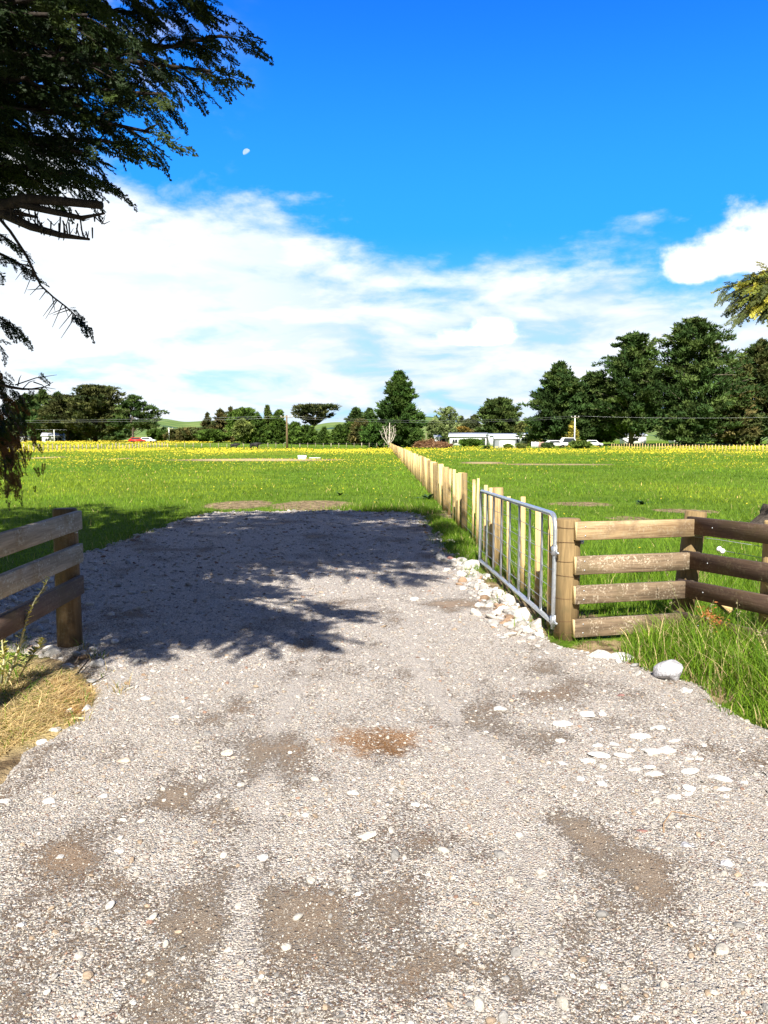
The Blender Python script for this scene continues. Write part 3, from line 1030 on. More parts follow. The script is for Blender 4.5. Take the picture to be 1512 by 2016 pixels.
TONES = [((0.43, 0.39, 0.34), 0.36), ((0.52, 0.48, 0.42), 0.26), ((0.29, 0.275, 0.26), 0.18), ((0.37, 0.28, 0.20), 0.13), ((0.66, 0.62, 0.56), 0.05), ((0.27, 0.165, 0.12), 0.02)]


TONES2 = [((0.46, 0.42, 0.375), 0.5), ((0.54, 0.50, 0.45), 0.12), ((0.36, 0.33, 0.30), 0.22), ((0.40, 0.31, 0.23), 0.13), ((0.29, 0.18, 0.13), 0.03)]


def on_drive(n, d0, d1, power=1.0, edge=0.0, cover=None):
    d = 1 / (1 / d1 + rng.random(n) ** power * (1 / d0 - 1 / d1))
    x = (rng.random(n) - 0.5) * 2 * (0.56 * d + 0.5)
    keep = poly_sd(x, d, DRIVE) > edge
    if cover:
        keep &= rng.random(n) < (cover[0] + cover[1] * (1 - sstep(worn_at(x, d), 0.15, 0.55))) * (1 - .6 * track_at(x, d))
    return x[keep], d[keep]


x, y = on_drive(120000, 1.9, 8, cover=(0.32, 0.6))
pebble_cloud(x, y, 0.0017 + 0.0028 * rng.random(len(x)) ** 3, 0, 0.75, 'fine_gravel', "fine crushed grey gravel covering the driveway", TONES)
x, y = on_drive(3600, 1.9, 19, cover=(0.20, 0.8))
pebble_cloud(x, y, 0.0045 + 0.008 * rng.random(len(x)) ** 3, 1, 0.6, 'gravel_chips', "mixed grey and white stone chips on the driveway", TONES, 0.10)
x, y = on_drive(420, 1.9, 19, cover=(0.25, 0.7))
pebble_cloud(x, y, 0.011 + 0.014 * rng.random(len(x)) ** 2.5, 1, 0.52, 'gravel_pebbles', "larger rounded pebbles scattered over the driveway", TONES, 0.08)


n_ = 60000
d_ = np.exp(rng.random(n_) * math.log(19 / 3.2)) * 3.2
x_ = (rng.random(n_) - .5) * 2 * (.54 * d_ + .4)
k_ = (poly_sd(x_, d_, DRIVE) > 0) & (rng.random(n_) < .30 * (.35 + .65 * (1 - sstep(worn_at(x_, d_), .1, .5))) * (1 - .5 * track_at(x_, d_)))
x, y = x_[k_], d_[k_]
pebble_cloud(x, y, (0.0016 * y + 0.003) * (.5 + .9 * rng.random(len(x)) ** 2), 1, 0.42, 'bedded_stones', "flat stones bedded in the driveway surface", TONES2, 0.09)


def edge_pebbles():
    n = 30000
    x = rng.uniform(-5.5, 2.8, n); y = rng.uniform(5.0, 19, n)
    sd = poly_sd(x, y, DRIVE)
    p = np.exp(-((sd - 0.10) / 0.30) ** 2) * 1.2
    left = (x < -2.2) & (y > 6) & (y < 11) & (sd > 0)
    p = np.maximum(p, left * 0.25)
    p = p * np.where((x > 1.0) & (y > 6) & (y < 10), 1.0, 0.45)
    k = rng.random(n) < p * 0.55
    x, y = x[k], y[k]
    pebble_cloud(x, y, 0.010 + 0.032 * rng.random(len(x)) ** 2.6, 2, 0.62, 'edge_stones', "loose pale stones heaped along the driveway edges", [((0.50, 0.47, 0.43), 0.44), ((0.63, 0.60, 0.56), 0.26), ((0.33, 0.32, 0.31), 0.2), ((0.30, 0.20, 0.13), 0.10)], 0.055)


edge_pebbles()


def gate_rubble():
    n = 560
    t = rng.random(n)
    x = 1.40 - .17 * t + rng.normal(-.14, .15, n); y = 6.3 + 4.6 * t
    k = (x < 1.62) & (x > .75)
    x, y = x[k], y[k]
    pebble_cloud(x, y, 0.014 + 0.045 * rng.random(len(x)) ** 2.4, 2, 0.62, 'gate_rubble', "pale broken rubble banked along the foot of the gate", [((0.58, 0.54, 0.49), 0.4), ((0.46, 0.42, 0.375), 0.32), ((0.34, 0.32, 0.30), 0.18), ((0.30, 0.20, 0.13), 0.10)], 0.06)


gate_rubble()

ROCK3 = ico(3)


def rock(name, p, sx, sy, sz, rz, colr, label, group=None, seed=0, ang=0.5, bury=0.36):
    r = np.random.default_rng(seed + 1000)
    V, Fc = ROCK3
    V = V.copy()
    for _ in range(12):                                         # worn facets
        nrm = r.normal(size=3); nrm /= np.linalg.norm(nrm)
        lim = 0.56 + 0.36 * r.random() * (1.3 - ang)
        dd = V @ nrm
        V -= np.clip(dd - lim, 0, None)[:, None] * nrm[None] * 0.95
    k = r.normal(size=(5, 3)) * 2.2
    ph = r.random(5) * 6
    V *= (1 + 0.05 * sum(np.sin(V @ k[i] + ph[i]) for i in range(5)) / 1.6)[:, None]
    V *= np.array([sx, sy, sz])
    V[:, 2] += 0.12 * sz * V[:, 0] / sx
    colv = np.array(colr)[None] * (0.92 + 0.16 * r.random((len(V), 1)))
    o = link_mesh(name, V, [Fc], M['rock'], smooth=True, col=colv, loc=(p[0], p[1], p[2] + sz * (1 - 2.6 * bury)))
    o.rotation_euler = (r.normal(0, 0.1), r.normal(0, 0.1), rz)
    return tag(o, label, "stone", group)


def rock_px(px, py, wpx, hpx, label, group=None, tone='w', seed=None, rz=None, ang=0.5, name='river_stone', flat=0.5, bury=0.36):
    q = G(px, py, 0.02)
    z = float(drive_z(q.x, q.y))
    z = max(z, gz(q.x, q.y))
    sx = wpx * q.y / F_PX / 2
    dist = math.hypot(q.y, CAM_H)
    el = CAM_H / dist                                          # foreshortening of the ground
    sy = max(hpx * q.y / F_PX / 2 / (el + 0.35), sx * 0.55)
    sz = min(sx, sy) * flat * 0.95
    col_ = {'w': (0.66, 0.63, 0.59), 'g': (0.42, 0.41, 0.40), 't': (0.55, 0.46, 0.36), 'd': (0.25, 0.22, 0.2), 'b': (0.20, 0.13, 0.10), 'c': (0.62, 0.57, 0.49), 'r': (0.28, 0.15, 0.13), 'p': (0.50, 0.49, 0.52)}[tone]
    k = random.uniform(0.9, 1.1)
    return rock(name, (q.x, q.y, z), sx, sy, sz, random.uniform(-0.35, 0.35) if rz is None else rz, tuple(c * k for c in col_), label, group, int(px * 7 + py), ang, bury)


# the stones one can point to
R = rock_px
R(1319, 1335, 66, 48, "big grey-white rock at the foot of the long grass", tone='p', flat=1.05, ang=1.25, rz=0.5, name='boulder', bury=.22)
R(1350, 1362, 32, 20, "white stone just below the big grey rock", tone='w')
R(1180, 1290, 54, 26, "white rock under the bottom rail near the gate post", tone='w', flat=0.7)
R(1222, 1293, 62, 30, "flat pale rock half under the long grass by the rail fence", tone='w', flat=0.7)
R(1003, 1188, 44, 30, "chunky white rock below the middle of the gate", tone='c', flat=0.8, ang=0.8)
R(1024, 1210, 62, 38, "largest white rock below the gate", tone='c', flat=0.8, ang=0.8)
R(1054, 1230, 48, 34, "rounded white rock below the gate, nearest the gate post", tone='c', flat=0.9, ang=0.95)
R(992, 1166, 20, 18, "dark brown clod beside the gate's bottom rail", tone='b', flat=0.9, ang=0.9, name='dirt_clod')
R(930, 1112, 42, 26, "pale rock at the far end of the gate", tone='w', flat=0.8)
R(908, 1134, 26, 16, "white rock beside the small grass tuft at the gravel edge", tone='w', flat=0.8)
R(870, 1097, 26, 15, "white rock in the stone bank before the grass by the fence", tone='w', flat=0.8)
R(912, 1102, 24, 16, "grey rock lying dark side on in the stone bank by the gate", tone='g', flat=0.9)
R(888, 1103, 20, 12, "rust-brown stone in the bank left of the gate", tone='r', flat=0.9)
R(818, 1182, 24, 12, "white stone lying alone in the sun at the shadow's right edge", tone='w')
R(983, 1395, 34, 17, "oval white stone on the gravel below the gate", tone='w', rz=-0.5)
R(956, 1446, 15, 12, "small white stone right of the rust-brown patch", tone='w')
R(722, 1650, 46, 26, "broad cream stone set flush in mid-driveway", tone='c', flat=0.45)
R(518, 1692, 26, 24, "bright white cobble left of the cream flush stone", tone='w', flat=0.6)
R(818, 1588, 22, 18, "pale stone between the rust patch and the wheel rut", tone='w', flat=0.4)
R(695, 1571, 28, 17, "long white stone below the rust-brown patch", tone='w', rz=-0.4)
R(602, 1612, 20, 13, "white stone left of the cream flush stone", tone='w', rz=0.3)
R(285, 1377, 30, 13, "white stone lying alone right of the straw grass", tone='w')
R(340, 1416, 26, 10, "thin pale stone in the gravel right of the straw grass", tone='w', flat=0.4)
R(245, 1496, 36, 18, "tan stone with an orange face in the left gravel", tone='t', flat=0.6)
R(448, 1482, 28, 17, "cream stone in the middle of the left gravel", tone='c', flat=0.5)
R(95, 1580, 28, 20, "round white stone near the left picture edge", tone='w', flat=0.6)
R(12, 1580, 36, 16, "flat white stone at the left picture edge", tone='w')
R(203, 1567, 24, 18, "white stone right of the round one at lower left", tone='w', rz=0.5)
R(120, 1698, 22, 16, "sharp white stone at lower left", tone='w', ang=0.9)
R(236, 1685, 24, 14, "white stone right of the sharp one at lower left", tone='w')
R(42, 1824, 24, 16, "white stone low at the left edge", tone='w')
R(262, 1968, 18, 14, "white stone at the bottom edge, lower left", tone='w')
R(84, 1452, 28, 17, "white cobble at the lower edge of the straw grass", tone='w', flat=0.7)
R(108, 1428, 24, 17, "cream cobble by the straw grass tip", tone='c', flat=0.8)
R(170, 1388, 24, 22, "white block-like stone beside the straw grass", tone='w', flat=0.9, ang=0.9)
R(136, 1392, 20, 18, "white and grey stone touching the straw grass", tone='w', flat=0.9)
R(190, 1310, 34, 20, "white rock at the shadow's edge by the left fence post", tone='w', flat=0.8)
R(134, 1305, 40, 18, "low white rock in the sun before the left fence post", tone='w', flat=0.7)
R(100, 1283, 34, 24, "grey-white rock against the left fence post", tone='w', flat=0.9)
R(154, 1232, 28, 22, "reddish topped rock behind the left fence post", tone='t', flat=0.9)
R(184, 1124, 16, 12, "pale stone alone in the shade behind the left fence", tone='w', flat=0.8)
R(300, 1152, 22, 9, "flat stone in the shade of the driveway", tone='w')
R(285, 1166, 24, 10, "tan flat stone in the shade of the driveway", tone='t')
R(1430, 1702, 24, 20, "blue-grey stone near the right picture edge", tone='p', flat=0.9)
R(1497, 1745, 40, 20, "white stone cut by the right picture edge", tone='w')
R(1348, 1666, 28, 17, "grey-white stone beside the curved twig", tone='p', flat=0.7)
R(1264, 1638, 26, 8, "reddish flat stone left of the curved twig", tone='r', flat=0.4)
R(1222, 1371, 18, 9, "dark red stone in the gravel below the verge", tone='r')
# the scatter of white stones on the right: (px, py, w, h)
for (a, b, w_, h_) in [(1157, 1413, 30, 22), (1186, 1411, 20, 15), (1106, 1432, 42, 14), (1104, 1462, 24, 10), (1163, 1441, 12, 8), (1176, 1471, 26, 9), (1180, 1491, 42, 16), (1224, 1492, 36, 12), (1154, 1503, 30, 16),
                       (1186, 1514, 16, 12), (1106, 1506, 24, 10), (1258, 1457, 46, 18), (1298, 1440, 34, 16), (1283, 1486, 44, 24), (1312, 1483, 32, 22), (1326, 1463, 28, 10), (1210, 1468, 22, 10), (1240, 1482, 24, 8),
                       (1248, 1519, 26, 9), (1278, 1515, 24, 10), (1288, 1530, 38, 9), (1140, 1537, 20, 14), (1180, 1533, 16, 6), (1186, 1548, 30, 8), (1358, 1496, 16, 9), (1378, 1498, 20, 10), (1416, 1535, 46, 24),
                       (1424, 1556, 34, 12), (1362, 1523, 38, 14), (1356, 1555, 26, 17), (1352, 1567, 24, 10), (1327, 1574, 32, 11), (1290, 1564, 16, 6), (1368, 1486, 14, 14), (1466, 1540, 14, 12), (1428, 1571, 14, 10), (1385, 1470, 14, 10)]:
    R(a, b, w_ * 1.12, h_ * 1.15, "white river stone in the loose scatter on the right of the driveway", "white stones scattered on the right of the driveway", 'w', flat=0.5, bury=.30)
# shaded heap of stones behind the left fence, and the bank along the gate
for _ in range(34):
    a, b = random.uniform(-30, 96), random.uniform(1135, 1262)
    R(a, b, random.uniform(12, 30), random.uniform(9, 17), "blue-grey cobble in the shaded heap behind the left rails", "cobbles heaped behind the left rail fence", random.choice('gpgw'), flat=0.9)
for _ in range(30):
    t = random.random()
    a = 955 + t * 130 + random.uniform(-24, 4); b = 1130 + t * 112 + random.uniform(-4, 14)
    R(a, b, random.uniform(6, 17), random.uniform(5, 10), "pale cobble in the bank of stones along the gate", "cobbles banked along the gate", random.choice('wwgcgt'), flat=0.9, ang=.85)
for _ in range(26):
    t = random.random()
    a = 846 + t * 100 + random.uniform(-14, 6); b = 1030 + t * 88 + random.uniform(-6, 8)
    R(a, b, random.uniform(5, 13), random.uniform(4, 7), "pale cobble along the grass edge beyond the gate", "cobbles along the grass edge beyond the gate", random.choice('wggdct'), flat=0.9, ang=.85)
for _ in range(12):
    a = random.uniform(390, 830); b = random.uniform(1006, 1014)
    R(a, b, random.uniform(5, 13), random.uniform(2, 5), "shaded cobble on the far lip of the gravel pad", "cobbles on the far lip of the gravel", random.choice('ggdd'), flat=0.7)


# ------------------------------------------------------------------ batten fence running away from the gate
def fence_x(d):
    return 1.49 - 0.0026 * (d - 7)


def post_mesh(name, r, h, m, parent, n=14, top=0.012):
    mb = MB()
    mb.tube([(0, 0, -0.12), (0, 0, h * 0.5), (0, 0, h - top), (0, 0, h)], [r * 1.03, r, r * 0.97, r * 0.88], n)
    return mb.build(name, m, parent, smooth=False)


def batten_fence():
    root = empty('batten_fence', (fence_x(6.7), 6.7, 0))
    tag(root, "new post and batten fence of pale sawn timber leading from the gate across the paddock", "fence")
    ox, oy = root.location.x, root.location.y
    near = [6.73, 7.44, 8.23, 8.95, -9.89, 10.55, 11.25, 12.1, 12.8, -14.0, 14.6, 15.3, 16.15, 17.0, -18.15]
    d = 18.15
    while d < 152:
        for k in range(1, 6):
            near.append((d + 0.62 * k) * (-1 if k == 5 else 1))
        d += 0.62 * 5
    mb = MB(); mb.box((0, 0, 0.46), (0.045, 0.05, 1.14), ch=0)
    b0 = None
    p0 = None
    rest = MB()
    nb = 0
    for v in near:
        y = abs(v); x = fence_x(y) + random.gauss(0, 0.012)
        z = gz(x, y)
        if v < 0:
            if p0 is None:
                p0 = post_mesh('post', 0.062, 1.04, M['post'], root); o = p0
            else:
                o = p0.copy(); COL.objects.link(o); o.parent = root
            o.scale = (random.uniform(.9, 1.25), random.uniform(.9, 1.25), random.uniform(.98, 1.03))
            if y in (14.0,):
                o["label"] = "round post with a dark top"
        else:
            nb += 1
            s = random.choice((.9, 1.0, 1.15, 1.3, 1.9, 2.3)) if y > 14.5 else random.uniform(.85, 1.25)
            hz = random.uniform(.96, 1.035)
            if nb > 100:
                rest.box((x - ox, y - oy, z + 0.46 * hz), (0.045 * s, 0.05, 1.14 * hz))
                continue
            if b0 is None:
                b0 = mb.build('batten', M['batten'], root); o = b0
            else:
                o = b0.copy(); COL.objects.link(o); o.parent = root
            o.scale = (s, random.uniform(.8, 1.2), hz)
        o.location = (x - ox, y - oy, z)
        o.rotation_euler = (random.gauss(0, 0.012), random.gauss(0, 0.012), random.gauss(0, 0.15))
    tag(rest.build('battens', M['batten'], root), kind='stuff')
    for k in range(7):
        w = MB()
        zz = 0.14 + 0.135 * k
        pts = [(fence_x(y) - ox - 0.035, y - oy, zz + gz(fence_x(y), y)) for y in (6.5, 10, 14, 18, 25, 35, 50, 70, 90, 120, 152)]
        w.tube(pts, 0.0016, 5)
        w.build('wire', M['wire'], root)


batten_fence()


# ------------------------------------------------------------------ gate
def gate():
    A = Vector((1.428, 6.36, 0.094)); B = Vector((1.262, 10.0, 0.055))
    root = empty('farm_gate', (A.x, A.y, 0))
    tag(root, "open galvanised steel farm gate of tube, wire and tapered stays", "gate")
    o = Vector((A.x, A.y, 0))
    u = (B - A); L = u.length; u.normalize()
    H = 0.935
    def q(s, z):
        return tuple(A + u * s + Vector((0, 0, z)) - o)
    r = 0.0225
    fr = MB()
    # one bent tube: up the hinge stile, round, along the top, round, down the far stile
    R_ = 0.13
    pts = [q(0, -0.03), q(0, 0.3), q(0, H - R_)]
    for k in range(1, 7):
        a = math.pi / 2 * k / 6
        pts.append(q(R_ - R_ * math.cos(a), H - R_ + R_ * math.sin(a)))
    pts += [q(L * 0.3, H), q(L * 0.6, H)]
    for k in range(0, 7):
        a = math.pi / 2 * k / 6
        pts.append(q(L - R_ * 0.6 + R_ * 0.6 * math.sin(a), H - R_ * 0.6 + R_ * 0.6 * math.cos(a)))
    pts += [q(L, 0.4), q(L, 0.0)]
    fr.tube(pts, r, 12)
    fr.tube([q(0.0, 0.02), q(L * 0.5, 0.02), q(L, 0.02)], r * 0.98, 12)
    fr.build('frame', M['galv'], root, smooth=True)
    n = Vector((u.y, -u.x, 0)).normalized()
    for k in range(7):
        s = L * (k + 1) / 8
        st = MB()
        V, F_ = [], []
        rows = [(0.03, 0.028), (0.25, 0.030), (0.55, 0.024), (0.78, 0.013), (H - 0.02, 0.004)]
        for z, w in rows:
            for sg, off in ((-1, 0.006), (0, -0.010), (1, 0.006)):
                c = A + u * (s + sg * w) + n * off + Vector((0, 0, z)) - o
                V.append(tuple(c))
            for sg, off in ((1, 0.009), (0, -0.007), (-1, 0.009)):
                c = A + u * (s + sg * w) + n * off + Vector((0, 0, z)) - o
                V.append(tuple(c))
        m = 6
        F_ = [(i * m + j, i * m + (j + 1) % m, (i + 1) * m + (j + 1) % m, (i + 1) * m + j) for i in range(len(rows) - 1) for j in range(m)]
        st.raw(V, [F_, [list(range(m))[::-1]], [[(len(rows) - 1) * m + j for j in range(m)]]])
        st.build('stay', M['galv'], root)
    for k in range(5):
        z = 0.155 + 0.15 * k
        w = MB()
        w.tube([q(L * t, z + 0.006 * math.sin(t * 9 + k)) for t in np.linspace(0, 1, 9)], 0.0028, 6)
        w.build('mesh_wire', M['wire'], root)
    for z in (0.045, H - 0.30):
        h = MB()
        h.tube([q(-0.10, z - 0.01), q(-0.035, z - 0.01)], 0.010, 8)
        h.tube([q(-0.035, z - 0.05), q(-0.035, z + 0.05)], 0.009, 8)
        h.tube([q(0, z - 0.035), q(0, z + 0.035)], 0.032, 12)
        h.tube([q(-0.04, z), q(0, z)], 0.012, 8)
        h.build('hinge', M['galv'], root)
    c = MB()
    for k in range(9):
        t = k / 8
        ctr = Vector(q(0.02, 0)) + Vector((-0.012 + 0.05 * t, -0.02, 0.60 - 0.10 * math.sin(math.pi * t)))
        ring = [ctr + Vector((0.010 * math.cos(a), 0.010 * math.sin(a) * (k % 2), 0.013 * math.sin(a))) for a in np.linspace(0, 2 * math.pi, 9)]
        c.tube(ring, 0.0025, 5, caps=False)
    c.build('chain', M['galv'], root)


gate()


# ------------------------------------------------------------------ rail fences beside the drive
def rail(name, p0, p1, h, t, m, parent, base, endm=None, label=None):
    """sawn rail from p0 to p1 (centre line), its own local X along it"""
    p0, p1 = Vector(p0), Vector(p1)
    u = p1 - p0; L = u.length
    mb = MB(); mb.box((0, 0, 0), (L, t, h), ch=0.004)
    o = mb.build(name, m, parent)
    o.location = (p0 + p1) / 2 - base
    o.rotation_euler = (0, -math.asin(u.z / L), math.atan2(u.y, u.x))
    if label: o["label"] = label
    if endm:
        e = MB(); e.box((-L / 2 - 0.0015, 0, 0), (0.003, t - 0.002, h - 0.002))
        e.build('sawn_end', endm, o)
    return o


def nails(o, xs, zs, t, parent_mat):
    for x in xs:
        for z in zs:
            mb = MB()
            mb.tube([(x, -t / 2 - 0.003, z), (x, -t / 2 + 0.002, z)], [0.006, 0.0065], 8)
            mb.build('nail', parent_mat, o)


def right_fence():
    A = Vector((1.535, 6.36, 0)); Bp = Vector((2.70, 6.66, 0)); Cp = Vector((3.06, 5.98, 0)); D = Vector((3.72, 4.70, 0))
    root = empty('rail_fence', A)
    tag(root, "timber entrance fence of tan and dark brown rails right of the open gate", "fence")
    pa = post_mesh('gate_post', 0.102, 1.0, M['gatepost'], root, 20)
    for z in (0.06, 0.14, 0.35, 0.52, 0.66, 0.80, 0.94):
        w = MB()
        ring = [(0.1045 * math.cos(a), 0.1045 * math.sin(a), z + 0.012 * math.sin(a + z * 20)) for a in np.linspace(0, 2 * math.pi, 25)]
        w.tube(ring, 0.0016, 5, caps=False)
        w.build('tie_wire', M['rustwire'], root)
    bk = MB(); bk.tube([(0.08, 0.02, 0.80), (0.125, -0.01, 0.80)], [0.012, 0.016], 8); bk.build('bolt', M['galv'], root)
    pb = post_mesh('post', 0.094, 1.06, M['gatepost'], root, 18)
    pb.location = Bp - A + Vector((-0.09, 0, -0.02)); pb.rotation_euler = (0, 0.10, 0)
    pc = post_mesh('post', 0.085, 1.02, M['post'], root, 16); pc.location = Cp - A
    pd = pc.copy(); COL.objects.link(pd); pd.parent = root; pd.location = D - A
    u = (Bp - A).normalized(); n = Vector((u.y, -u.x, 0))
    if n.y > 0: n = -n
    t = 0.048
    tops = [0.985, 0.700, 0.455, 0.176]
    ends = [1.22, 1.165, 1.115, 1.09]
    for k, zt in enumerate(tops):
        z = zt - 0.076
        p0 = A + n * (0.104 + t / 2) + u * (-0.002) + Vector((0, 0, z))
        p1 = A + n * (0.104 + t / 2) + u * ends[k] + Vector((0, 0, z - 0.004))
        o = rail('rail', p0, p1, 0.150, t, M['rail'] if k == 0 else M['rail_worn'], root, A, M['rail_end'], "sawn tan rail" if k else "pale new rail with a knot and yellow heartwood")
        L = (p1 - p0).length
        nails(o, (-L / 2 + 0.075,), (-0.038, 0.036), t, M['galv'])
        if k < 2: nails(o, (L / 2 - 0.045,), (-0.038, 0.036), t, M['galv'])
    u2 = (D - Bp).normalized(); n2 = Vector((u2.y, -u2.x, 0))
    if n2.x > 0: n2 = -n2
    for k, zt in enumerate(tops):
        z = zt - 0.072 + (0.01 if k == 0 else 0)
        off = n2 * (0.098 + 0.02)
        lean = Vector((-0.034 * k, -0.006 * k, 0))
        p0 = Bp + off + u2 * 0.045 + lean + Vector((0, 0, z))
        p1 = D + off + u2 * 0.15 + Vector((0, 0, z + 0.005))
        o = rail('rail', p0, p1, 0.148, 0.044, M['rail_dark'], root, A, None, "dark brown weathered rail")
        L = (p1 - p0).length
        nails(o, (-L / 2 + 0.26,), (0.0,), 0.044, M['galv'])
    # electric wire with an insulator between the rails
    ip = P(1419, 1083, 6.25)
    i_ = MB()
    ax = Vector((0.8, -0.2, -0.55)).normalized()
    i_.tube([ip - A - ax * 0.034, ip - A - ax * 0.028, ip - A - ax * 0.012, ip - A - ax * 0.009, ip - A + ax * 0.009, ip - A + ax * 0.012, ip - A + ax * 0.028, ip - A + ax * 0.034],
            [0.008, 0.020, 0.024, 0.018, 0.018, 0.024, 0.020, 0.008], 12)
    i_.build('insulator', M['porcelain'], root, smooth=True)
    for q0, q1, q2 in ((Bp + Vector((-0.11, -0.10, 0.83)), Bp + Vector((0.16, -0.12, 0.80)), Cp + Vector((0.05, -0.09, 0.80))),
                       (ip, ip + Vector((0.25, -0.12, -0.04)), D + Vector((-0.1, 0.0, 0.74))),
                       (Bp + Vector((0.22, -0.06, 0.965)), Cp + Vector((-0.05, -0.05, 0.97)), D + Vector((-0.1, 0, 0.97)))):
        w = MB(); w.tube([q0 - A, q1 - A, q2 - A], 0.0022, 6); w.build('wire', M['wire'], root)
    # a split stake leaning between the rails
    s = MB(); s.tube([P(1378, 1150, 6.75) - A, P(1440, 1205, 6.55) - A], [0.02, 0.045], 5); s.build('stake', M['batten'], root)


right_fence()


def left_fence():
    A = Vector((-2.50, 6.0, 0))
    root = empty('rail_fence', A)
    tag(root, "shaded grey rail fence with lichen on the left of the driveway", "fence")
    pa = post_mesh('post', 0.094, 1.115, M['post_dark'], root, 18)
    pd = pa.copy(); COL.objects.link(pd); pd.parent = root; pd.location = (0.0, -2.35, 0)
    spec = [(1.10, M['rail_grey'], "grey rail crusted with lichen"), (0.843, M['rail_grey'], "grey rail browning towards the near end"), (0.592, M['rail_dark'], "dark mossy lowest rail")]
    for zt, m, lab in spec:
        p0 = Vector((-2.382, 5.98 + random.uniform(-0.015, 0.01), zt - 0.072)); p1 = Vector((-2.382, 3.5, zt - 0.072 - 0.055))
        o = rail('rail', p0, p1, 0.145, 0.046, m, root, A, None, lab)
    nl = MB(); nl.tube([(0.085, -0.04, 0.93), (0.11, -0.05, 0.932)], 0.006, 7); nl.build('nail', M['galv'], root)


left_fence()


# ------------------------------------------------------------------ post lines far across the paddocks
def far_fence(name, label, a, b, step, hgt, r, m, wires=2, every=0, wide=None):
    root = empty(name, (a[0], a[1], 0)); tag(root, label, "fence")
    a, b = Vector((a[0], a[1], 0)), Vector((b[0], b[1], 0))
    L = (b - a).length; n = int(L / step)
    u = (b - a) / L
    mb = MB(); mb.box((0, 0, hgt / 2 - 0.05), (2 * r, 2 * r, hgt + 0.1))
    o0 = None
    for i in range(n + 1):
        p = a + u * (step * i)
        if o0 is None:
            o0 = mb.build('post', m, root); o = o0
        else:
            o = o0.copy(); COL.objects.link(o); o.parent = root
        s = 1.0 if not every or i % every else 1.5
        o.scale = (s * random.uniform(.8, 1.2), s, random.uniform(.85, 1.1))
        o.location = (p.x - a.x, p.y - a.y, gz(p.x, p.y))
    for k in range(wires):
        w = MB(); z = hgt * (0.55 + 0.35 * k)
        w.tube([(u.x * t * L, u.y * t * L, z + gz(a.x + u.x * t * L, a.y + u.y * t * L)) for t in np.linspace(0, 1, 9)], 0.004, 4)
        w.build('wire', M['wire'], root)


far_fence('far_fence', "distant fence with pale battens below the pine trees on the right", (P(1204, 886, 133).x, 133), (P(1640, 892, 96).x, 96), 0.62, 1.0, 0.035, M['batten'])
far_fence('far_fence', "dark post fence along the foot of the pines at the far right", (P(1330, 872, 176).x, 176), (P(1640, 868, 170).x, 170), 1.3, 1.1, 0.07, M['post_grey'])
far_fence('far_fence', "grey post fence running through the yellow flowers on the left", (P(-40, 893, 92).x, 92), (P(330, 884, 138).x, 138), 1.0, 1.05, 0.05, M['post_grey'], every=5)
far_fence('far_fence', "low wire fence of thin pale posts before the hedgerow", (P(330, 884, 139).x, 139), (P(762, 882, 150).x, 150), 1.5, 0.95, 0.045, M['post_grey'], every=4)


# ------------------------------------------------------------------ distant trees
def prof_val(kind, u):
    if kind == 'cone':
        return max(0.04, (1 - u) ** 0.85)
    if kind == 'pine':
        return min(1.0, (1 - u) ** 0.68 * (0.85 + 0.30 * min(1, u / 0.2)) * 1.08 + 0.04)
    if kind == 'round':
        return math.sqrt(max(0.02, 1 - (2 * u - 0.95) ** 2 * 0.98)) * 0.97 + 0.03
    if kind == 'umbrella':
        return (0.25 + 0.75 * min(1, u / 0.72)) if u < 0.8 else max(0.2, 1.0 - (u - 0.8) * 2.6)
    if kind == 'column':
        return 0.55 + 0.45 * math.sin(math.pi * min(1, u * 0.9 + 0.1)) if u < 0.85 else max(0.15, (1 - u) * 4)
    if kind == 'broad':
        return max(0.12, (1 - u) ** 0.45) * (0.85 + 0.25 * min(1, u / 0.3)) * 1.1
    return 1.0


def tri_cloud(c, rad, n, size, flat, upb, colr, r, out, spread=0.6, wid=0.42):
    d = r.normal(size=(n, 3)); d[:, 2] += 0.25; d /= np.linalg.norm(d, axis=1)[:, None]
    pos = np.array(c) + d * (rad * (0.35 + 0.65 * r.random(n) ** 0.6))[:, None] * np.array([1, 1, flat])
    ax = d + np.array(out) * 0.8 + np.array([0, 0, upb]) + r.normal(0, spread, (n, 3))
    ax /= np.linalg.norm(ax, axis=1)[:, None]
    sd = np.cross(ax, r.normal(size=(n, 3))); sd /= np.linalg.norm(sd, axis=1)[:, None] + 1e-9
    L = size * (0.6 + 0.8 * r.random(n))[:, None]
    V = np.stack([pos - ax * L * 0.4 - sd * L * wid * 0.5, pos - ax * L * 0.4 + sd * L * wid * 0.5, pos + ax * L * 0.6], 1)
    C = np.array(colr) * (0.75 + 0.5 * r.random((n, 1)))
    return V.reshape(-1, 3), np.repeat(C, 3, 0)


PINE = [(0.030, 0.060, 0.020), (0.046, 0.082, 0.026), (0.062, 0.094, 0.030)]
CYPR = [(0.030, 0.044, 0.018), (0.044, 0.056, 0.021), (0.060, 0.068, 0.027)]
BRWN = [(0.075, 0.075, 0.030), (0.110, 0.098, 0.042), (0.055, 0.070, 0.028)]
MID = [(0.055, 0.100, 0.020), (0.080, 0.135, 0.028), (0.040, 0.075, 0.018)]
LITE = [(0.12, 0.165, 0.050), (0.16, 0.20, 0.062), (0.10, 0.135, 0.046)]
POPL = [(0.13, 0.175, 0.075), (0.17, 0.215, 0.095), (0.10, 0.14, 0.06)]
GOLD = [(0.20, 0.14, 0.035), (0.24, 0.17, 0.045), (0.14, 0.12, 0.035)]
YELL = [(0.28, 0.26, 0.05), (0.34, 0.29, 0.06), (0.2, 0.2, 0.05)]
FARB = [(0.075, 0.095, 0.045), (0.095, 0.110, 0.052), (0.06, 0.08, 0.04)]


def px_true(p):
    return p > 735


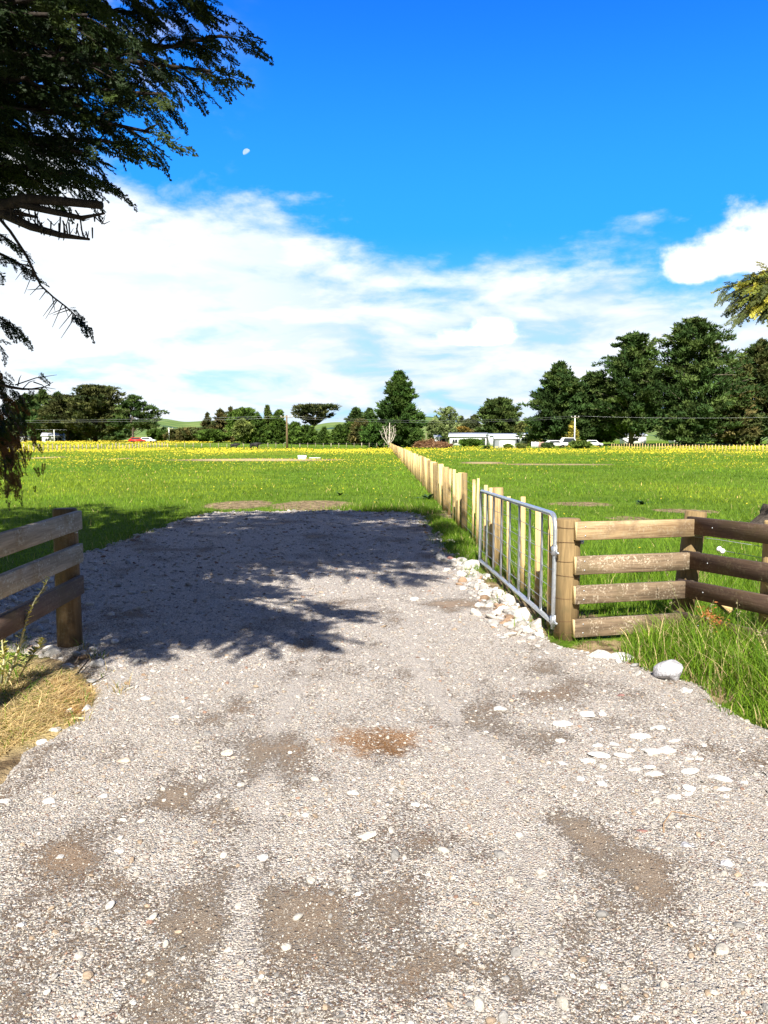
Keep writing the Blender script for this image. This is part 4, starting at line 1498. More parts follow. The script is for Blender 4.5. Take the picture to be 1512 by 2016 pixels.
def tree(name, label, cat, pxl, pxr, ptop, d, kind, pal, base=0.12, seed=0, nb=90, ncl=4, ntri=26, tri=0.75, clump=0.16, slope=0.1, flat=0.6, upb=0.3, trunk=0.28, bark=None,
         spire=0, group=None, gaps=0.0, dead=0, lop=0.0, sink=0.0, skew=0.0, noise=0.35, droop=0.0):
    r = np.random.default_rng(seed + 31)
    x = P((pxl + pxr) / 2, 866, d).x
    z0 = gz(x, d) - sink
    H = CAM_H + (866 - ptop) * d / F_PX - z0
    R_ = (pxr - pxl) / 2 * d / F_PX * (1.08 if px_true(pxl) else 1.38)
    nb = int(nb * 1.35); tri = tri * 1.12
    root = empty(name, (x, d, z0))
    tag(root, label, cat, group)
    mbT = MB()
    tr0 = trunk
    top = H * (0.93 if kind != 'umbrella' else 0.7)
    k = 7
    bend = r.normal(0, 0.02 * H, (k, 2)); bend[0] = 0
    tpts = [(bend[i, 0] * i / k + skew * R_ * 0.3 * i / k, bend[i, 1] * i / k, -0.3 + top * i / (k - 1)) for i in range(k)]
    mbT.tube(tpts, [tr0 * (1.25 if i == 0 else 1) * (1 - 0.88 * i / (k - 1)) + 0.02 for i in range(k)], 8)
    Vs, Cs = [], []
    zb = base * H
    for i in range(nb):
        u = ((i + r.random()) / nb) ** (1.0 if kind in ('umbrella', 'round') else 1.12)
        z = zb + (H * 0.975 - zb) * u
        az = i * 2.39996 + r.normal(0, 0.5)
        if r.random() < gaps:
            continue
        f = prof_val(kind, u)
        L = R_ * f * (1 - noise + noise * 1.25 * r.random() + 0.12 * r.random())
        side = 1 + lop * math.cos(az)
        L *= side
        f0 = 0.30 if L > R_ * 0.3 else 0.0
        zt = z - H * 0.05 * slope * 2 * 0
        tfr = min(1, max(0, z / top))
        bx = np.interp(tfr, np.linspace(0, 1, k), [p[0] for p in tpts]); by = np.interp(tfr, np.linspace(0, 1, k), [p[1] for p in tpts])
        o = np.array([math.cos(az), math.sin(az), 0.0])
        tip = np.array([bx, by, z]) + o * L + np.array([0, 0, L * slope])
        if i % 2 == 0 and L > 0.8:
            mid = np.array([bx, by, z - L * 0.10]) * 0.5 + tip * 0.5
            mbT.tube([(bx, by, max(0.3, z - L * 0.25)), mid, tip], [tr0 * 0.24 * (1 - 0.6 * u), tr0 * 0.13, 0.015], 5, caps=False)
        pcol = np.array(pal[r.integers(len(pal))]) * (0.58 + 0.80 * r.random())
        nc = max(1, int(ncl * (0.35 + 0.65 * L / R_) + r.random()))
        for j in range(nc):
            t = f0 + (1 - f0) * ((j + 0.35 + 0.6 * r.random()) / nc)
            rc = max(0.32, clump * R_ * (0.75 + 0.5 * r.random()) * (0.55 + 0.45 * f))
            c = np.array([bx, by, z]) + o * (L * t - rc * 0.3) + np.array([0, 0, L * t * slope - droop * L * t * t]) + r.normal(0, 0.30 * rc, 3)
            c[2] = min(c[2], H - rc * 0.4)
            V, C = tri_cloud(c, rc, max(8, int(ntri * (0.7 + 0.6 * r.random()))), tri, flat, upb, pcol * (0.9 + 0.2 * r.random()), r, o)
            Vs.append(V); Cs.append(C)
    for i in range(spire):
        sx, sy = r.normal(0, 0.22 * R_, 2) if i else (0, 0)
        zt = H * (1.0 - 0.035 * i - (abs(sx) + abs(sy)) / R_ * 0.10) if i else H
        for t in np.linspace(0, 1, 7):
            V, C = tri_cloud((sx, sy, zt - 0.16 * H * t), 0.10 + 0.11 * R_ * t, 12, tri * 0.7, 1.0, 0.8, pal[0], r, (0, 0, 0))
            Vs.append(V); Cs.append(C)
    for i in range(dead):                                         # bare dead limbs that stick out
        z = zb * 0.6 + (H * 0.75 - zb * 0.6) * r.random(); az = r.random() * 6.28
        L = R_ * (0.5 + 0.5 * r.random())
        mbT.tube([(0, 0, z), (math.cos(az) * L * 0.5, math.sin(az) * L * 0.5, z + L * 0.08), (math.cos(az) * L, math.sin(az) * L, z + L * 0.05)], [tr0 * 0.2, tr0 * 0.12, 0.02], 5, col=(1.6, 1.6, 1.6))
    mbT.build('trunk', bark or M['bark'], root, smooth=True)
    V = np.concatenate(Vs); V[:, 2] = np.maximum(V[:, 2], 0.02)
    link_mesh('crown', V, [np.arange(len(V)).reshape(-1, 3)], M['leaf_far'], root, col=np.concatenate(Cs))
    return root


T = tree
# left-hand stand
T('pine_tree', "dark pine at the left end of the far left stand, half behind the drooping spray", 'tree', 20, 84, 776, 232, 'pine', PINE, 0.25, 1, spire=2, gaps=.15)
T('pine_tree', "tall pine behind the white shed", 'tree', 58, 116, 768, 240, 'pine', PINE, 0.30, 2, spire=3, bark=M['barkp'], gaps=.15)
T('pine_tree', "pine between the shed and the broad cypress, back row", 'tree', 96, 142, 772, 246, 'pine', PINE, 0.32, 3, spire=3, bark=M['barkp'], gaps=.1)
T('cypress_tree', "brownish spreading cypress right of the white shed", 'tree', 96, 172, 779, 222, 'broad', CYPR, 0.12, 4, slope=.40, flat=.27, upb=.35, trunk=.42, clump=.17, tri=.85)
T('cypress_tree', "broad flat-topped dark cypress, tallest of the far left stand", 'tree', 144, 232, 760, 216, 'broad', CYPR, 0.06, 5, nb=150, slope=.45, flat=.26, upb=.35, trunk=.55, clump=.16, tri=.9, dead=4, lop=.1, noise=.5)
T('pine_tree', "open pine with a bare pale trunk at the right end of the left stand", 'tree', 224, 300, 778, 212, 'pine', PINE, 0.30, 6, nb=80, ncl=4, slope=.05, flat=.42, trunk=.34, bark=M['barkp'], gaps=.12, dead=5, lop=.3, clump=.14)
T('pine_tree', "dark low pine in the gap behind the two cypresses", 'tree', 118, 176, 800, 256, 'broad', PINE, 0.02, 60, spire=2)
T('pine_tree', "dark low pine behind the broad cypress and the open pine", 'tree', 196, 246, 802, 252, 'broad', PINE, 0.02, 61, spire=2)
T('pine_tree', "dark low pine behind the white shed", 'tree', 62, 118, 802, 258, 'broad', PINE, 0.02, 62, spire=2)
T('shrub', "green bush at the foot of the open pine", 'bush', 293, 330, 846, 236, 'round', MID, 0.0, 7, nb=40, trunk=.1)
T('shrub', "olive bush left of the small white power pole", 'bush', 330, 362, 847, 232, 'round', BRWN, 0.0, 8, nb=40, trunk=.1)
T('shrub', "light green bush in front of the hedgerow's left end", 'bush', 396, 436, 847, 214, 'round', MID, 0.0, 9, nb=44, trunk=.1)
T('shrub', "brownish bush between the power pole and the hedgerow", 'bush', 355, 400, 843, 226, 'round', BRWN, 0.0, 10, nb=44, trunk=.1)
T('conifer_tree', "slim grey-green conifer at the left end of the hedgerow", 'tree', 394, 424, 813, 226, 'cone', BRWN, 0.05, 11, nb=60, spire=2)
T('conifer_tree', "brown-green conifer with twin tips in the hedgerow", 'tree', 418, 452, 806, 222, 'pine', BRWN, 0.05, 12, nb=70, spire=3)
T('conifer_tree', "brown-green conifer with a pointed top behind the rounded tree", 'tree', 436, 476, 802, 226, 'cone', BRWN, 0.05, 13, nb=70, spire=3)
T('broadleaf_tree', "rounded dark green tree in the hedgerow", 'tree', 454, 506, 804, 208, 'round', MID, 0.08, 14, nb=90, clump=.2, upb=.2)
T('broadleaf_tree', "lighter small tree in front of the rounded hedgerow tree", 'tree', 464, 492, 826, 199, 'round', LITE, 0.12, 15, nb=50, trunk=.16, bark=M['barkp'])
T('broadleaf_tree', "green tree left of the twin-tipped hedgerow conifers", 'tree', 492, 524, 818, 202, 'broad', MID, 0.05, 16, nb=70)
T('conifer_tree', "pointed conifer in the middle of the hedgerow", 'tree', 512, 544, 799, 206, 'cone', [(0.055, 0.085, 0.02), (0.075, 0.105, 0.028)], 0.04, 17, nb=80, spire=3)
T('conifer_tree', "dense green conifer just left of the tall power pole", 'tree', 534, 562, 808, 204, 'broad', MID, 0.04, 18, nb=80, spire=2)
T('hedge_tree', "low green conifer right of the tall power pole", 'tree', 566, 596, 832, 200, 'broad', MID, 0.06, 19, nb=60)
T('hedge_tree', "low dark conifer under the umbrella-shaped tree", 'tree', 584, 622, 838, 198, 'broad', MID, 0.06, 20, nb=60)
T('hedge_tree', "pointed low conifer right of the umbrella-shaped tree's trunk", 'tree', 624, 652, 842, 196, 'cone', MID, 0.05, 21, nb=60)
T('hedge_tree', "low green conifer left of the dark pine pair", 'tree', 654, 684, 838, 197, 'broad', MID, 0.05, 22, nb=60)
T('hedge_tree', "green conifer at the foot of the dark pine pair", 'tree', 676, 708, 833, 198, 'broad', MID, 0.05, 23, nb=60)
T('cypress_tree', "umbrella-shaped cypress with a flat windswept crown", 'tree', 580, 652, 797, 206, 'round', CYPR, 0.50, 24, nb=70, ncl=3, slope=.30, flat=.34, upb=.45, trunk=.62, clump=.15, bark=M['barkp'], gaps=.12, lop=.12)
T('pine_tree', "dark pine behind the hedgerow, left of a pair", 'tree', 680, 722, 803, 226, 'pine', PINE, 0.2, 25, spire=3)
T('pine_tree', "dark pine close behind the tall central conifer", 'tree', 710, 744, 805, 222, 'pine', PINE, 0.2, 26, spire=3)
T('broadleaf_tree', "brownish tree at the left foot of the tall central conifer", 'tree', 694, 730, 826, 186, 'broad', BRWN, 0.05, 27, nb=60)
# the tall conifer at the end of the fence
T('pine_tree', "tall dense pine standing alone at the end of the batten fence", 'tree', 738, 830, 732, 158, 'pine', [(0.032, 0.068, 0.018), (0.046, 0.090, 0.022), (0.058, 0.102, 0.026)], 0.03, 28, nb=190, ncl=5, ntri=26, tri=.62, slope=.22, upb=.55, clump=.15, spire=6, trunk=.4, noise=.5)
T('shrub', "dark green bush under the left side of the tall central pine", 'bush', 716, 764, 836, 154, 'round', [(0.035, 0.075, 0.018), (0.05, 0.1, 0.022)], 0.0, 29, nb=90, tri=.5, trunk=.1)
T('shrub', "dark bush under the right side of the tall central pine", 'bush', 796, 832, 840, 156, 'round', [(0.035, 0.07, 0.018), (0.05, 0.09, 0.022)], 0.0, 30, nb=70, tri=.5, trunk=.1)
# middle distance right of the fence
T('broadleaf_tree', "pale green airy poplar behind the brush pile", 'tree', 860, 902, 801, 200, 'column', POPL, 0.12, 31, nb=80, ncl=3, ntri=16, tri=.55, clump=.22, trunk=.22, bark=M['barkp'], gaps=.1, slope=.5, upb=.8)
T('broadleaf_tree', "pale low tree between the tall pine and the poplar", 'tree', 838, 872, 826, 214, 'round', POPL, 0.08, 32, nb=60, tri=.6)
T('shrub', "golden brown bush before the distant trees", 'bush', 890, 930, 842, 206, 'round', GOLD, 0.0, 33, nb=50, trunk=.1)
T('shrub', "olive bush right of the golden brown bush", 'bush', 924, 962, 846, 212, 'round', BRWN, 0.0, 34, nb=50, trunk=.1)
T('pine_tree', "small far-off pine left of the round-headed tree", 'tree', 896, 918, 820, 300, 'pine', FARB, .2, 35, nb=50, tri=1.0)
T('pine_tree', "far-off pine with a rounded head beside the round-headed tree", 'tree', 922, 946, 817, 300, 'round', FARB, .2, 36, nb=50, tri=1.0)
T('pine_tree', "far-off dark tree peeping over the golden bush", 'tree', 908, 930, 826, 295, 'round', FARB, .1, 37, nb=50, tri=1.0)
T('cypress_tree', "large round-headed dark tree behind the white house", 'tree', 944, 1020, 785, 208, 'round', [(0.040, 0.068, 0.022), (0.055, 0.088, 0.026), (0.07, 0.098, 0.03)], 0.10, 38, nb=130, ncl=4, slope=.2, flat=.5, upb=.4, trunk=.5, clump=.18, noise=.22)
T('shrub', "pale olive bush right of the white house roofs", 'bush', 1008, 1050, 832, 206, 'round', [(0.11, 0.13, 0.05), (0.13, 0.15, 0.055)], 0.0, 39, nb=70, trunk=.12)
T('shrub', "yellowish small tree left of the right-hand pines", 'bush', 1034, 1068, 826, 196, 'round', [(0.10, 0.125, 0.035), (0.13, 0.15, 0.04)], 0.05, 40, nb=60, trunk=.14)
# the big pines on the right
RP = dict(nb=190, ncl=6, ntri=30, tri=.74, slope=.20, flat=.45, upb=.5, clump=.125, spire=5, trunk=.5, noise=.55)
T('pine_tree', "dark pine at the left end of the big right-hand group", 'tree', 1036, 1160, 714, 172, 'pine', PINE, .05, 41, **RP)
T('pine_tree', "lower dark pine filling the dip in the right-hand group", 'tree', 1108, 1226, 736, 176, 'broad', PINE, .05, 42, **dict(RP, spire=2))
T('pine_tree', "second tallest pine of the right-hand group", 'tree', 1166, 1318, 658, 170, 'broad', PINE, .09, 43, **dict(RP, gaps=.06, bark=M['barkp']))
T('pine_tree', "tallest pine of the right-hand group", 'tree', 1266, 1456, 631, 168, 'broad', PINE, .08, 44, **dict(RP, nb=230, gaps=.06, dead=4, bark=M['barkp']))
T('pine_tree', "grey-brown half-dead pine right of the tallest one", 'tree', 1398, 1462, 700, 180, 'pine', [(0.17, 0.14, 0.10), (0.14, 0.125, 0.08), (0.09, 0.10, 0.05)], .12, 45, nb=80, ncl=3, ntri=16, trunk=.3, gaps=.15, dead=14, bark=M['dead'])
T('pine_tree', "brown-green pine at the right picture edge", 'tree', 1412, 1570, 671, 174, 'pine', [(0.06, 0.078, 0.028), (0.085, 0.09, 0.036), (0.04, 0.066, 0.024)], .08, 46, **dict(RP, gaps=.08, dead=6))
T('pine_tree', "brownish lower pine in front at the right picture edge", 'tree', 1405, 1490, 760, 166, 'broad', BRWN, .06, 47, nb=90, ncl=4, flat=.4, slope=.1, gaps=.12, trunk=.3, dead=8)
T('pine_tree', "low spreading pine in front of the tallest one", 'tree', 1300, 1400, 790, 163, 'broad', PINE, .10, 48, nb=80, ncl=4, flat=.4, slope=.1, gaps=.1, trunk=.35)
T('conifer_tree', "small golden yellow conifer under the pole at the right-hand pines", 'tree', 1112, 1142, 828, 164, 'cone', YELL, .05, 49, nb=44, ncl=3, ntri=14, tri=.5, slope=.5, trunk=.1)
T('shrub', "low green bush beside the white vehicles on the right", 'bush', 1122, 1164, 869, 142, 'round', [(0.075, 0.12, 0.03), (0.10, 0.15, 0.035)], 0.0, 50, nb=60, tri=.35, trunk=.06)
T('shrub', "round bush in front of the grey shed", 'bush', 993, 1008, 875, 141, 'round', [(0.10, 0.15, 0.03), (0.13, 0.18, 0.04)], 0.0, 51, nb=40, tri=.3, trunk=.05)
T('shrub', "loose bush at the right corner of the grey shed", 'bush', 1016, 1036, 874, 143, 'round', [(0.12, 0.14, 0.05), (0.09, 0.13, 0.04)], 0.0, 52, nb=36, tri=.3, trunk=.05)
T('shrub', "small dark bush standing in the grass left of the grey shed", 'bush', 953, 962, 879, 138, 'round', [(0.03, 0.06, 0.02)], 0.0, 53, nb=24, tri=.28, trunk=.05)
T('shrub', "dark bush between the fence boards and the white vehicles", 'bush', 1068, 1090, 872, 146, 'round', [(0.05, 0.08, 0.03)], 0.0, 54, nb=40, tri=.3, trunk=.05)
T('hedge', "clipped dense green hedge before the long white house", 'hedge', 904, 950, 865, 168, 'round', [(0.06, 0.12, 0.02), (0.075, 0.14, 0.025)], 0.0, 55, nb=90, tri=.35, trunk=.06)


def dead_tree():
    base = P(766, 884, 149); base.z = gz(base.x, 149)
    root = empty('dead_tree', base)
    tag(root, "bleached leafless dead tree before the tall central pine", "tree")
    r = random.Random(5)
    mb = MB(); tw = MB()
    k = 149 / F_PX
    def px(dx, dy): return Vector((dx * k, r.uniform(-0.4, 0.4), dy * k))
    for pts, r0 in [([(0, -3), (0, 12), (1, 30), (1, 49)], .22), ([(0, 5), (-6, 20), (-9, 34), (-12, 42)], .13), ([(0, 8), (6, 20), (9, 32), (8, 42)], .13), ([(0, 3), (-8, 14), (-14, 22), (-16, 30)], .10),
                   ([(0, 6), (8, 16), (11, 24), (12, 36)], .10), ([(-4, 15), (-5, 28), (-4, 38)], .07), ([(3, 15), (4, 30), (5, 40)], .07)]:
        P3 = [px(*p) for p in pts]
        mb.tube(P3, [r0 * (1 - 0.75 * i / (len(P3) - 1)) for i in range(len(P3))], 6)
        for _ in range(7):
            t = r.uniform(0.4, 1.0) * (len(P3) - 1); i = min(int(t), len(P3) - 2)
            q = P3[i].lerp(P3[i + 1], t - i)
            e = q + Vector((r.uniform(-.5, .5), r.uniform(-.4, .4), r.uniform(.1, .7)))
            tw.tube([q, e], [0.035, 0.012], 4)
    mb.build('trunk', M['dead'], root); tw.build('branches', M['dead'], root)


dead_tree()


def brush_pile():
    r = np.random.default_rng(3)
    root_x = P(852, 880, 150).x
    root = empty('brush_pile', (root_x, 150, gz(root_x, 150)))
    tag(root, "heap of reddish brown cut branches at the far end of the fence", "brush pile")
    mb = MB()
    V0, F0 = ico(3)
    V = V0 * np.array([3.6, 2.0, 1.25]); V *= (1 + 0.12 * r.normal(size=(len(V), 1)))
    V[:, 2] = np.maximum(V[:, 2], -0.2)
    mb.raw(V, [F0], (0.10, 0.055, 0.035))
    for i in range(1500):
        a = r.random() * 6.28; q = math.sqrt(r.random())
        x, y = math.cos(a) * q * 3.9, math.sin(a) * q * 2.2
        z = (1.45 * math.sqrt(max(0.02, 1 - q * q))) * (0.75 + 0.3 * r.random()) * (1.15 if x < 0.3 else 0.75)
        dv = r.normal(size=3); dv[2] *= 0.4; dv /= np.linalg.norm(dv)
        L = 0.3 + 0.5 * r.random()
        c = np.array([(0.23, 0.115, 0.07), (0.30, 0.17, 0.11), (0.13, 0.07, 0.045), (0.34, 0.24, 0.16)][r.integers(4)])
        s = np.cross(dv, [0, 0, 1.0]) * 0.045
        p = np.array([x, y, z])
        mb.raw([p - dv * L - s, p - dv * L + s, p + dv * L], [[(0, 1, 2)]], c)
    mb.build('branches', M['leaf_far'], root)


brush_pile()


# ------------------------------------------------------------------ buildings, vehicles, poles
def gable_house(name, label, px, pxw, py_base, d, wall_h, roof_h, depth, wall, roof, along=True, rz=0.0, windows=3, door=True, eave=0.35, z=None):
    c = P(px, 866, d); z0 = gz(c.x, d) if z is None else z
    W = pxw * d / F_PX
    root = empty(name, (c.x, d + depth / 2, z0), rz)
    tag(root, label, "building")
    hx, hy = W / 2, depth / 2
    mb = MB()
    mb.box((0, 0, wall_h / 2 - 0.1), (W, depth, wall_h + 0.2))
    if along:
        for s in (-1, 1):
            mb.raw([(s * hx, -hy, wall_h), (s * hx, hy, wall_h), (s * hx, 0, wall_h + roof_h * 0.95)], [[(0, 1, 2)]])
    mb.build('wall', wall, root)
    rb = MB()
    for s in (-1, 1):
        a = (-hx - eave, s * (hy + eave), wall_h - 0.05 + 0.0); b = (hx + eave, s * (hy + eave), wall_h - 0.05)
        t0 = (-hx - eave, 0, wall_h + roof_h); t1 = (hx + eave, 0, wall_h + roof_h)
        up = Vector((0, 0, 0.09))
        V = [Vector(v) for v in (a, b, t1, t0)]
        V += [v + up for v in V]
        rb.raw([tuple(v) for v in V], [[(0, 1, 2, 3), (4, 7, 6, 5), (0, 4, 5, 1), (1, 5, 6, 2), (2, 6, 7, 3), (3, 7, 4, 0)]])
    rb.build('roof', roof, root)
    for i in range(windows):
        x = -hx + W * (i + 0.5 + (0.15 if door else 0)) / (windows + (0.6 if door else 0))
        f = MB(); f.box((x, -hy - 0.03, wall_h * 0.56), (1.3, 0.05, wall_h * 0.42)); fo = f.build('window', M['white'], root)
        g_ = MB()
        for s in (-1, 1):
            g_.box((x + s * 0.3, -hy - 0.06, wall_h * 0.56), (0.54, 0.012, wall_h * 0.36))
        g_.build('pane', M['glass'], fo)
    if door:
        f = MB(); f.box((hx - 0.8, -hy - 0.03, wall_h * 0.42), (0.9, 0.05, wall_h * 0.82)); fo = f.build('door', M['darkdoor'], root)
    return root


gable_house('farm_building', "white shed with a pale iron roof before the left-hand pines", 99, 38, 868, 226, 2.3, 1.0, 5, M['white'], M['roofw'], rz=0.25, windows=2, door=True, z=0.45)
gable_house('farmhouse', "long low white house with a pale roof behind the clipped hedge", 925, 72, 874, 188, 2.3, 0.95, 7, M['white'], M['roofw'], rz=-0.12, windows=4, z=0.1)
gable_house('farmhouse', "white flat-roofed house behind the grey shed", 994, 56, 874, 182, 2.4, 0.55, 7, M['white'], M['roofw'], windows=3, z=0.2)
gable_house('farm_building', "small white cabin between the shed and the pines", 1032, 12, 868, 178, 2.3, 0.3, 2.5, M['white'], M['roofw'], windows=1, door=False, z=0.6)
gable_house('farm_building', "far white building half hidden behind the poplar", 868, 22, 868, 204, 2.0, 0.6, 5, M['white'], M['roofw'], windows=1, z=0.3)
for (a, w, lab) in ((554, 14, "white shed wall glimpsed under the hedgerow, just left of the tall pole"), (586, 22, "longest white wall glimpsed under the hedgerow, right of the tall pole"), (632, 12, "white wall glimpsed under the pointed low conifer"), (692, 20, "white wall glimpsed under the dark pine pair")):
    gable_house('farm_building', lab, a, w, 872, 238, 2.0, 0.5, 5, M['white'], M['roofw'], windows=1, door=False, z=0.2)
gable_house('farm_building', "white building glimpsed between the right-hand pine trunks", 1252, 40, 868, 200, 2.2, 0.5, 5, M['white'], M['roofw'], windows=1, door=False, z=0.6)
gable_house('farm_building', "small white building behind the trunk of the tallest pine", 1340, 20, 868, 204, 2.2, 0.5, 5, M['white'], M['roofw'], windows=1, door=False, z=0.8)
gable_house('farm_building', "tiny white shed at the foot of the drooping spray on the left", 46, 14, 868, 232, 1.6, 0.4, 3, M['white'], M['roofw'], windows=1, door=False, z=0.75)


def lean_shed():
    d = 146
    c = P(996, 866, d); W = 41 * d / F_PX
    root = empty('garden_shed', (c.x, d, gz(c.x, d) - 0.05))
    tag(root, "grey and white mono-pitch shed at the paddock edge", "shed")
    h0, h1, dp = 1.75, 2.3, 3.0
    hx = W / 2
    mb = MB()
    mb.raw([(-hx, 0, 0), (hx, 0, 0), (hx, 0, h0), (-hx, 0, h0), (-hx, dp, 0), (hx, dp, 0), (hx, dp, h1), (-hx, dp, h1)],
           [[(0, 1, 2, 3), (5, 4, 7, 6), (4, 0, 3, 7), (1, 5, 6, 2)]])
    mb.build('wall', M['greywall'], root)
    r = MB()
    V = [(-hx - .15, -.2, h0 + 0.0), (hx + .15, -.2, h0 + 0.0), (hx + .15, dp + .15, h1 + .06), (-hx - .15, dp + .15, h1 + .06)]
    V += [(x, y, z + .1) for x, y, z in V]
    r.raw(V, [[(0, 3, 2, 1), (4, 5, 6, 7), (0, 1, 5, 4), (1, 2, 6, 5), (2, 3, 7, 6), (3, 0, 4, 7)]])
    r.build('roof', M['white'], root)
    d_ = MB(); d_.box((0.25, -0.03, 0.72), (2.9, 0.05, 1.40)); do = d_.build('door', M['white'], root)
    for k in range(6):
        pass
    h_ = MB(); h_.box((0.25, -0.07, 0.9), (0.25, 0.03, 0.06)); h_.build('handle', M['darkdoor'], do)


lean_shed()


def board_fence():
    d = 152
    a, b = P(1046, 866, d), P(1072, 866, d)
    root = empty('board_fence', ((a.x + b.x) / 2, d, gz(a.x, d)))
    tag(root, "short white and pink board fence right of the grey shed", "fence")
    W = b.x - a.x
    n = 11
    for i in range(n):
        mb = MB(); mb.box((-W / 2 + W * (i + .5) / n, 0, 0.55), (W / n * 0.88, 0.04, 1.1 + 0.1 * (i % 3 == 0)))
        mb.build('board', M['white'] if i < 6 else PINK, root)
    mb = MB(); mb.box((0, 0.05, 0.8), (W, 0.05, 0.1)); mb.build('rail', M['white'], root)


PINK = simple('pinkish_board', (0.42, 0.26, 0.22), 0.8, var=0.15)
board_fence()


def car(name, label, px, d, L, body_m, rz, cat='car', high=0.0):
    c = P(px, 866, d)
    root = empty(name, (c.x, d, gz(c.x, d)), rz)
    tag(root, label, cat)
    hw = 0.85
    def prism(pr, w, m, nm, inset=0.0):
        mb = MB(); k = len(pr)
        V = [(x, -w + inset * (z > 1.0), z) for x, z in pr] + [(x, w - inset * (z > 1.0), z) for x, z in pr]
        q = [(i, i + k, (i + 1) % k + k, (i + 1) % k) for i in range(k)]
        mb.raw(V, [q, [list(range(k))], [[i + k for i in range(k)][::-1]]])
        return mb.build(nm, m, root)
    h = L / 2
    prism([(-h, .35), (h, .35), (h, .75), (h * .55, .92), (h * .28, 1.42 + high), (-h * .62, 1.45 + high), (-h * .92, .95), (-h, .85)], hw, body_m, 'body', 0.12)
    for s in (-1, 1):
        mb = MB(); mb.raw([(h * .44, s * (hw + .005), .95), (h * .26, s * (hw - .10), 1.34 + high), (-h * .56, s * (hw - .10), 1.36 + high), (-h * .74, s * (hw + .005), .97)], [[(0, 1, 2, 3)]]); mb.build('window', M['glass'], root)
        for t in (-.6, .6):
            w = MB(); w.tube([(h * t, s * hw - .1, .32), (h * t, s * hw + .08, .32)], .32, 14); wo = w.build('wheel', M['rubber'], root)
            w = MB(); w.tube([(h * t, s * hw + .07, .32), (h * t, s * hw + .09, .32)], .18, 10); w.build('rim', M['galv'], wo)


car('parked_car', "red car parked at the foot of the open left-hand pine", 270, 205, 4.3, M['red'], 0.2)
car('parked_car', "white car parked right of the red one on the left", 291, 208, 4.2, M['white'], -0.1)
car('parked_car', "white car parked left of the low bush on the right", 1093, 150, 4.2, M['white'], 0.1)
car('parked_van', "white van parked behind the low bush on the right", 1122, 157, 4.8, M['white'], 0.05, 'van', 0.5)
car('parked_car', "white car showing right of the low bush beyond the field", 1168, 155, 3.6, M['white'], -0.1)


def pole(name, label, px, py_top, d, r, arm=True, m=None, arm_w=2.2, ins=4):
    c = P(px, 866, d); z0 = gz(c.x, d)
    H = CAM_H + (866 - py_top) * d / F_PX - z0
    root = empty(name, (c.x, d, z0)); tag(root, label, "power pole")
    mb = MB(); mb.tube([(0, 0, -0.3), (0, 0, H * .5), (0, 0, H)], [r * 1.25, r, r * .75], 10); mb.build('mast', m or M['post_grey'], root)
    if arm:
        mb = MB(); mb.box((0, -0.12, H - 0.35), (arm_w, 0.1, 0.13)); ao = mb.build('crossarm', M['post_grey'], root)
        for i in range(ins):
            x = (i / (ins - 1) - .5) * arm_w * .92
            mb = MB(); mb.tube([(x, -0.12, H - .28), (x, -0.12, H - .2), (x, -0.12, H - .06)], [.03, .07, .05], 8); mb.build('insulator', M['porcelain'], ao)
    return Vector((c.x, d, z0 + H))


p1 = pole('power_pole', "tall wooden power pole standing before the hedgerow", 565, 818, 140, 0.17, m=M['post_dark'])
p2 = pole('power_pole', "small white power pole right of the left-hand stand", 333, 842, 222, 0.16, m=M['white'], arm_w=2.4, ins=3)
p3 = pole('power_pole', "power pole with a white crossarm in front of the right-hand pines", 1131, 819, 158, 0.12, arm_w=1.6, ins=3, m=M['white'])
pole('power_pole', "slim white pole beside the white shed on the left", 107, 846, 214, 0.12, arm=False, m=M['white'])
pole('marker_pole', "thin grey pole in front of the brush pile", 839, 853, 170, 0.08, arm=False, m=M['post_grey'])
pole('marker_pole', "short white pole above the white vehicles on the right", 1108, 866, 160, 0.09, arm=False, m=M['white'])


def power_lines():
    def line(label, a, b, sag, n=2):
        a, b = Vector(a), Vector(b)
        root = empty('power_line', a); tag(root, label, "power line")
        for k in range(n):
            off = Vector((0, 0.5 * k, -0.02 - 0.35 * k * (n > 1)))
            pts = [(a.lerp(b, t) - a + off + Vector((0, 0, -sag * 4 * t * (1 - t)))) for t in np.linspace(0, 1, 17)]
            mb = MB(); mb.tube(pts, 0.011, 5); mb.build('wire', M['wire'], root)
    line("wires running from the tall pole to the left picture edge", p1 + Vector((0, 0, -.1)), P(-420, 826, 150), 0.5)
    line("wires running from the tall pole to the pole at the right-hand pines", p1 + Vector((0, 0, -.1)), p3, 0.9)
    line("wire running right from the pole at the right-hand pines", p3, P(1700, 815, 150), 0.6, 1)
    line("wire hanging from the small white pole towards the open pine", p2 + Vector((0, 0, -.2)), P(60, 845, 214), 0.3, 1)


power_lines()


